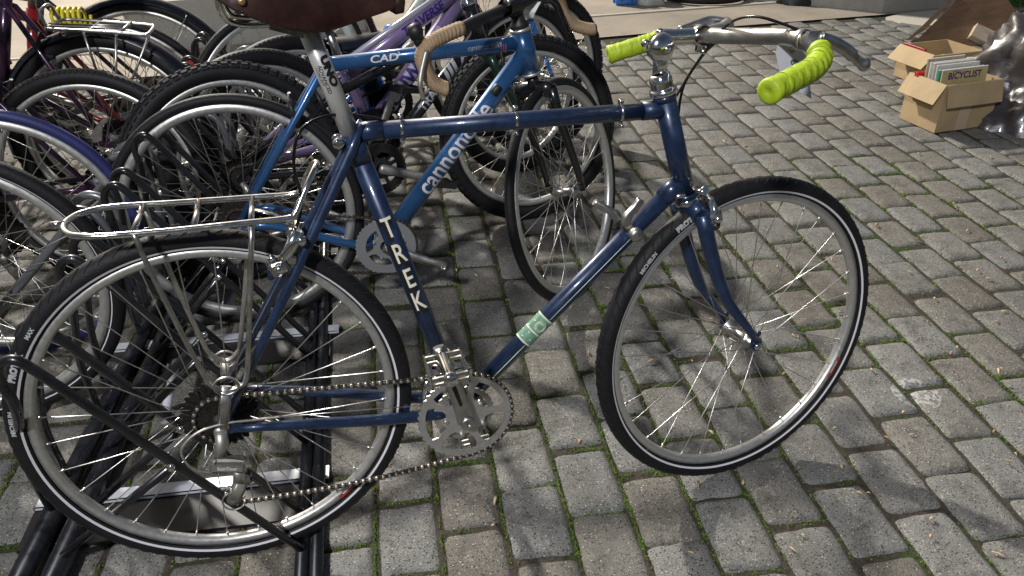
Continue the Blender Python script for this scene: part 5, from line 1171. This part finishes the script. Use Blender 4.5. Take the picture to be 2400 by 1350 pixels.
# ---- things on the pavement at the top
def blob(name, label, cat, base, rx, ry, rz, mt, seed=0, squash=.8, part='bag_body', handle=None):
    root = bpy.data.objects.new(name, None); COL.objects.link(root); root.location = base; tag(root, label, cat)
    m = MB(); nu, nv = 40, 22; V = []
    for i in range(nu):
        for j in range(nv):
            th = 2*pi*i/nu; ph = pi/2*j/(nv-1); x = math.copysign(abs(math.cos(th))**squash, math.cos(th))*math.cos(ph)**.6; y = math.copysign(abs(math.sin(th))**squash, math.sin(th))*math.cos(ph)**.6; z = math.sin(ph)
            k = .85+.3*float(vnoise(np.array(x*3+seed+z*2), np.array(y*3+seed*2+z*3)))+.10*(1-abs(2*float(vnoise(np.array(x*8+seed), np.array(y*8+z*7)))-1)); V.append((x*rx*k, y*ry*k, z*rz*k))
    m.add(V, [(i*nv+j, ((i+1) % nu)*nv+j, ((i+1) % nu)*nv+j+1, i*nv+j+1) for i in range(nu) for j in range(nv-1)]); m.build(part, mt, root)
    if handle: MB().tube(smooth_path([(-.05, 0, rz*.85), (-.04, 0, rz*1.2), (.04, 0, rz*1.2), (.05, 0, rz*.85)], 5), .006, 8).build('handle', handle, root)
    return root
p = G(1466, 14); root = bpy.data.objects.new('cool_bag', None); COL.objects.link(root); root.location = p; tag(root, 'small red and blue carrier bag standing on the pavement near the kerb', 'bag')
MB().box((0, .05, .035), (.165, .12, .07), (1, .12, 0), bev=.012).build('bag_base', BRIGHT, root); MB().box((0, .05, .14), (.155, .11, .15), (1, .12, 0), bev=.015).build('bag_body', mat('orange_red_cloth', (.55, .06, .02), .7, bump=.2), root); MB().box((.045, -.012, .12), (.008, .01, .16), (1, .12, 0)).build('strap', BLACKM, root); MB().box((-.03, -.012, .12), (.008, .01, .16), (1, .12, 0)).build('strap', BLACKM, root)
PLG = mat('grey_plastic_bag', (.42, .42, .38), .4, bump=.5, bscale=30)
blob('carrier_bag', 'crumpled pale grey plastic bag beside the red and blue bag', 'bag', G(1525, 14)+Vector((0, .1, 0)), .115, .10, .20, PLG, 3, handle=PLG)
root = bpy.data.objects.new('child_bicycle_wheel', None); COL.objects.link(root); root.location = G(1655, 8)+Vector((0, .1, 0)); tag(root, 'small black-tyred wheel lying with a yellow disc beyond the kerb', 'wheel')
MB().tube([(math.cos(t)*.30, math.sin(t)*.20, .05+.01*math.sin(t)) for t in np.linspace(0, 2*pi, 40, endpoint=False)], .028, 12, closed=True).build('tyre', RUBBER, root)
MB().lathe([(0, 0), (0, .085), (.03, .085), (.03, .03), (.05, .03), (.05, 0)], (-.20, .0, .04), (0, -.35, 1), n=24).build('disc', YELLOW, root)
m = MB().box((0, 0, .10), (.20, .16, .20), (1, .1, 0), bev=.004); o_ = m.build('small_carton', CARD); o_.location = G(1752, 4)+Vector((0, .15, 0)); tag(o_, 'small brown carton on the pavement beyond the kerb', 'box')
blob('black_bag', 'slumped black holdall on the pavement beside the concrete wall', 'bag', G(1895, 10)+Vector((-.02, .08, 0)), .20, .14, .22, BLACKM, 8, handle=BLACKM)
blob('rucksack', 'dark rucksack on the pavement, left of the slumped black holdall', 'bag', G(1845, 2)+Vector((-.06, .12, 0)), .12, .12, .25, WOOL, 5, handle=BLACKM)
# ---- white board with a red bicycle painted on it
root = bpy.data.objects.new('painted_board', None); COL.objects.link(root); a, b_ = G(442, 62), G(545, 50); root.location = a+Vector((0, -.06, 0)); tag(root, 'white board painted with a plain red bicycle, leaning on the low concrete wall', 'sign')
e = (b_-a); e.z = 0; e.normalize(); upv = Vector((-e.y*.25, e.x*.25, 1)).normalized(); nf = e.cross(upv)
m = MB().box((0, 0, 0), (.36, .42, .010), e, upv, bev=.002); m.v = [tuple(Vector(v)+e*.18+upv*.21) for v in m.v]; bo_ = m.build('board_face', WHITEP, root)
m = MB(); Q = lambda x, y: e*x+upv*y+nf*.0075
for x0, y0, x1, y1 in ((.06, .30, .09, .13), (.09, .13, .20, .10), (.09, .20, .17, .24), (.17, .24, .20, .10), (.17, .24, .27, .20), (.10, .16, .26, .16), (.20, .10, .26, .22)): m.tube([Q(x0, y0), Q(x1, y1)], .0075, 6, flat=.3, flatdir=nf)
m.tube([Q(.19+.04*math.cos(t), .11+.04*math.sin(t)) for t in np.linspace(0, 2*pi, 20, endpoint=False)], .006, 6, closed=True); put('painted_mark', m.mesh('painted_mark', RED), bo_)
# ---- yellow coiled lock on the red bicycle
root = bpy.data.objects.new('coiled_lock', None); COL.objects.link(root); p = ll['B'].at(165, 42, .03); root.location = ll['B'].M @ p; tag(root, 'bright yellow coiled cable lock hanging on the red bicycle behind the carrier', 'lock')
MB().tube([(-.055+.11*i/90, .030*math.cos(i*.42), .032*math.sin(i*.42)) for i in range(91)], .0055, 8).build('coil', YELLOW, root)
# ---- fallen seeds and leaf scraps on the paving
seed_m = mat('dry_seed', (.55, .42, .26), .7, var=.3, vscale=60); leaf_m = mat('dry_leaf', (.42, .26, .12), .7, var=.4, vscale=60)
SM = []
for k in range(4):
    m = MB(); L = .0065+.0015*k; W = .0040; vv = []
    for i in range(7):
        t = i/6; x = (t-.5)*L*2; w_ = W*math.sin(pi*min(.97, max(.06, t)))**.6*(1.2 if t < .4 else .8); z = .0022*math.sin(pi*t)*(1 if k % 2 else 1.8)
        vv += [(x, -w_, z), (x, 0, z+.0018), (x, w_, z+.0004), (x, 0, z-.0006)]
    m.add(vv, [(4*i+a, 4*i+4+a, 4*i+4+(a+1) % 4, 4*i+(a+1) % 4) for i in range(6) for a in range(4)]+[(0, 1, 2, 3), (27, 26, 25, 24)]); SM.append(m.mesh('fallen_seed', leaf_m if k == 2 else seed_m))
spots = [(1375, 450), (1395, 178+450), (2150, 560), (1070, 632), (2190, 700), (1755, 755), (1838, 876), (2000, 760), (2348, 865), (1975, 770), (2080, 1028), (1530, 845), (1190, 705), (1205, 665), (1560, 570), (1770, 1040), (1300, 588), (1115, 645), (1240, 580), (2340, 870), (2117, 967), (1690, 560), (1875, 556), (1950, 606), (1870, 790)]
spots += [(rng.uniform(900, 2395), 60+1250*rng.random()**1.7) for _ in range(135)]
for i, (u, v) in enumerate(spots):
    p = G(u, v, .002)
    if p.y > edge_y(p.x)-.05: continue
    o_ = put('fallen_seed', SM[i % 4]); o_.location = p; o_.rotation_euler = (rng.normal(0, .15), rng.normal(0, .15), rng.random()*6.28); s_ = .75+.5*rng.random(); o_.scale = (s_, s_, s_)
    tag(o_, 'small dry tan seed case fallen on the paving', 'seed', 'dry seeds scattered on the paving')
# weeds at the far right corner
m = MB(); cgr = G(2392, 16)
for i in range(160):
    a = rng.random()*6.28; r_ = abs(rng.normal(0, .10)); b0 = Vector((r_*math.cos(a), r_*math.sin(a)*.6, 0)); h_ = .03+.07*rng.random(); l_ = Vector((rng.normal(0, .03), rng.normal(0, .03), h_)); s_ = Vector((.004, .002, 0))
    m.add([b0-s_, b0+s_, b0+l_*.6+s_*1.2, b0+l_, b0+l_*.6-s_*1.2], [(0, 1, 2, 3, 4)], 0, False)
o_ = m.build('weeds', mat('weed_green', (.07, .16, .03), .6, var=.4)); o_.location = cgr; tag(o_, 'green weeds growing at the foot of the concrete wall', 'weeds', kind='stuff')
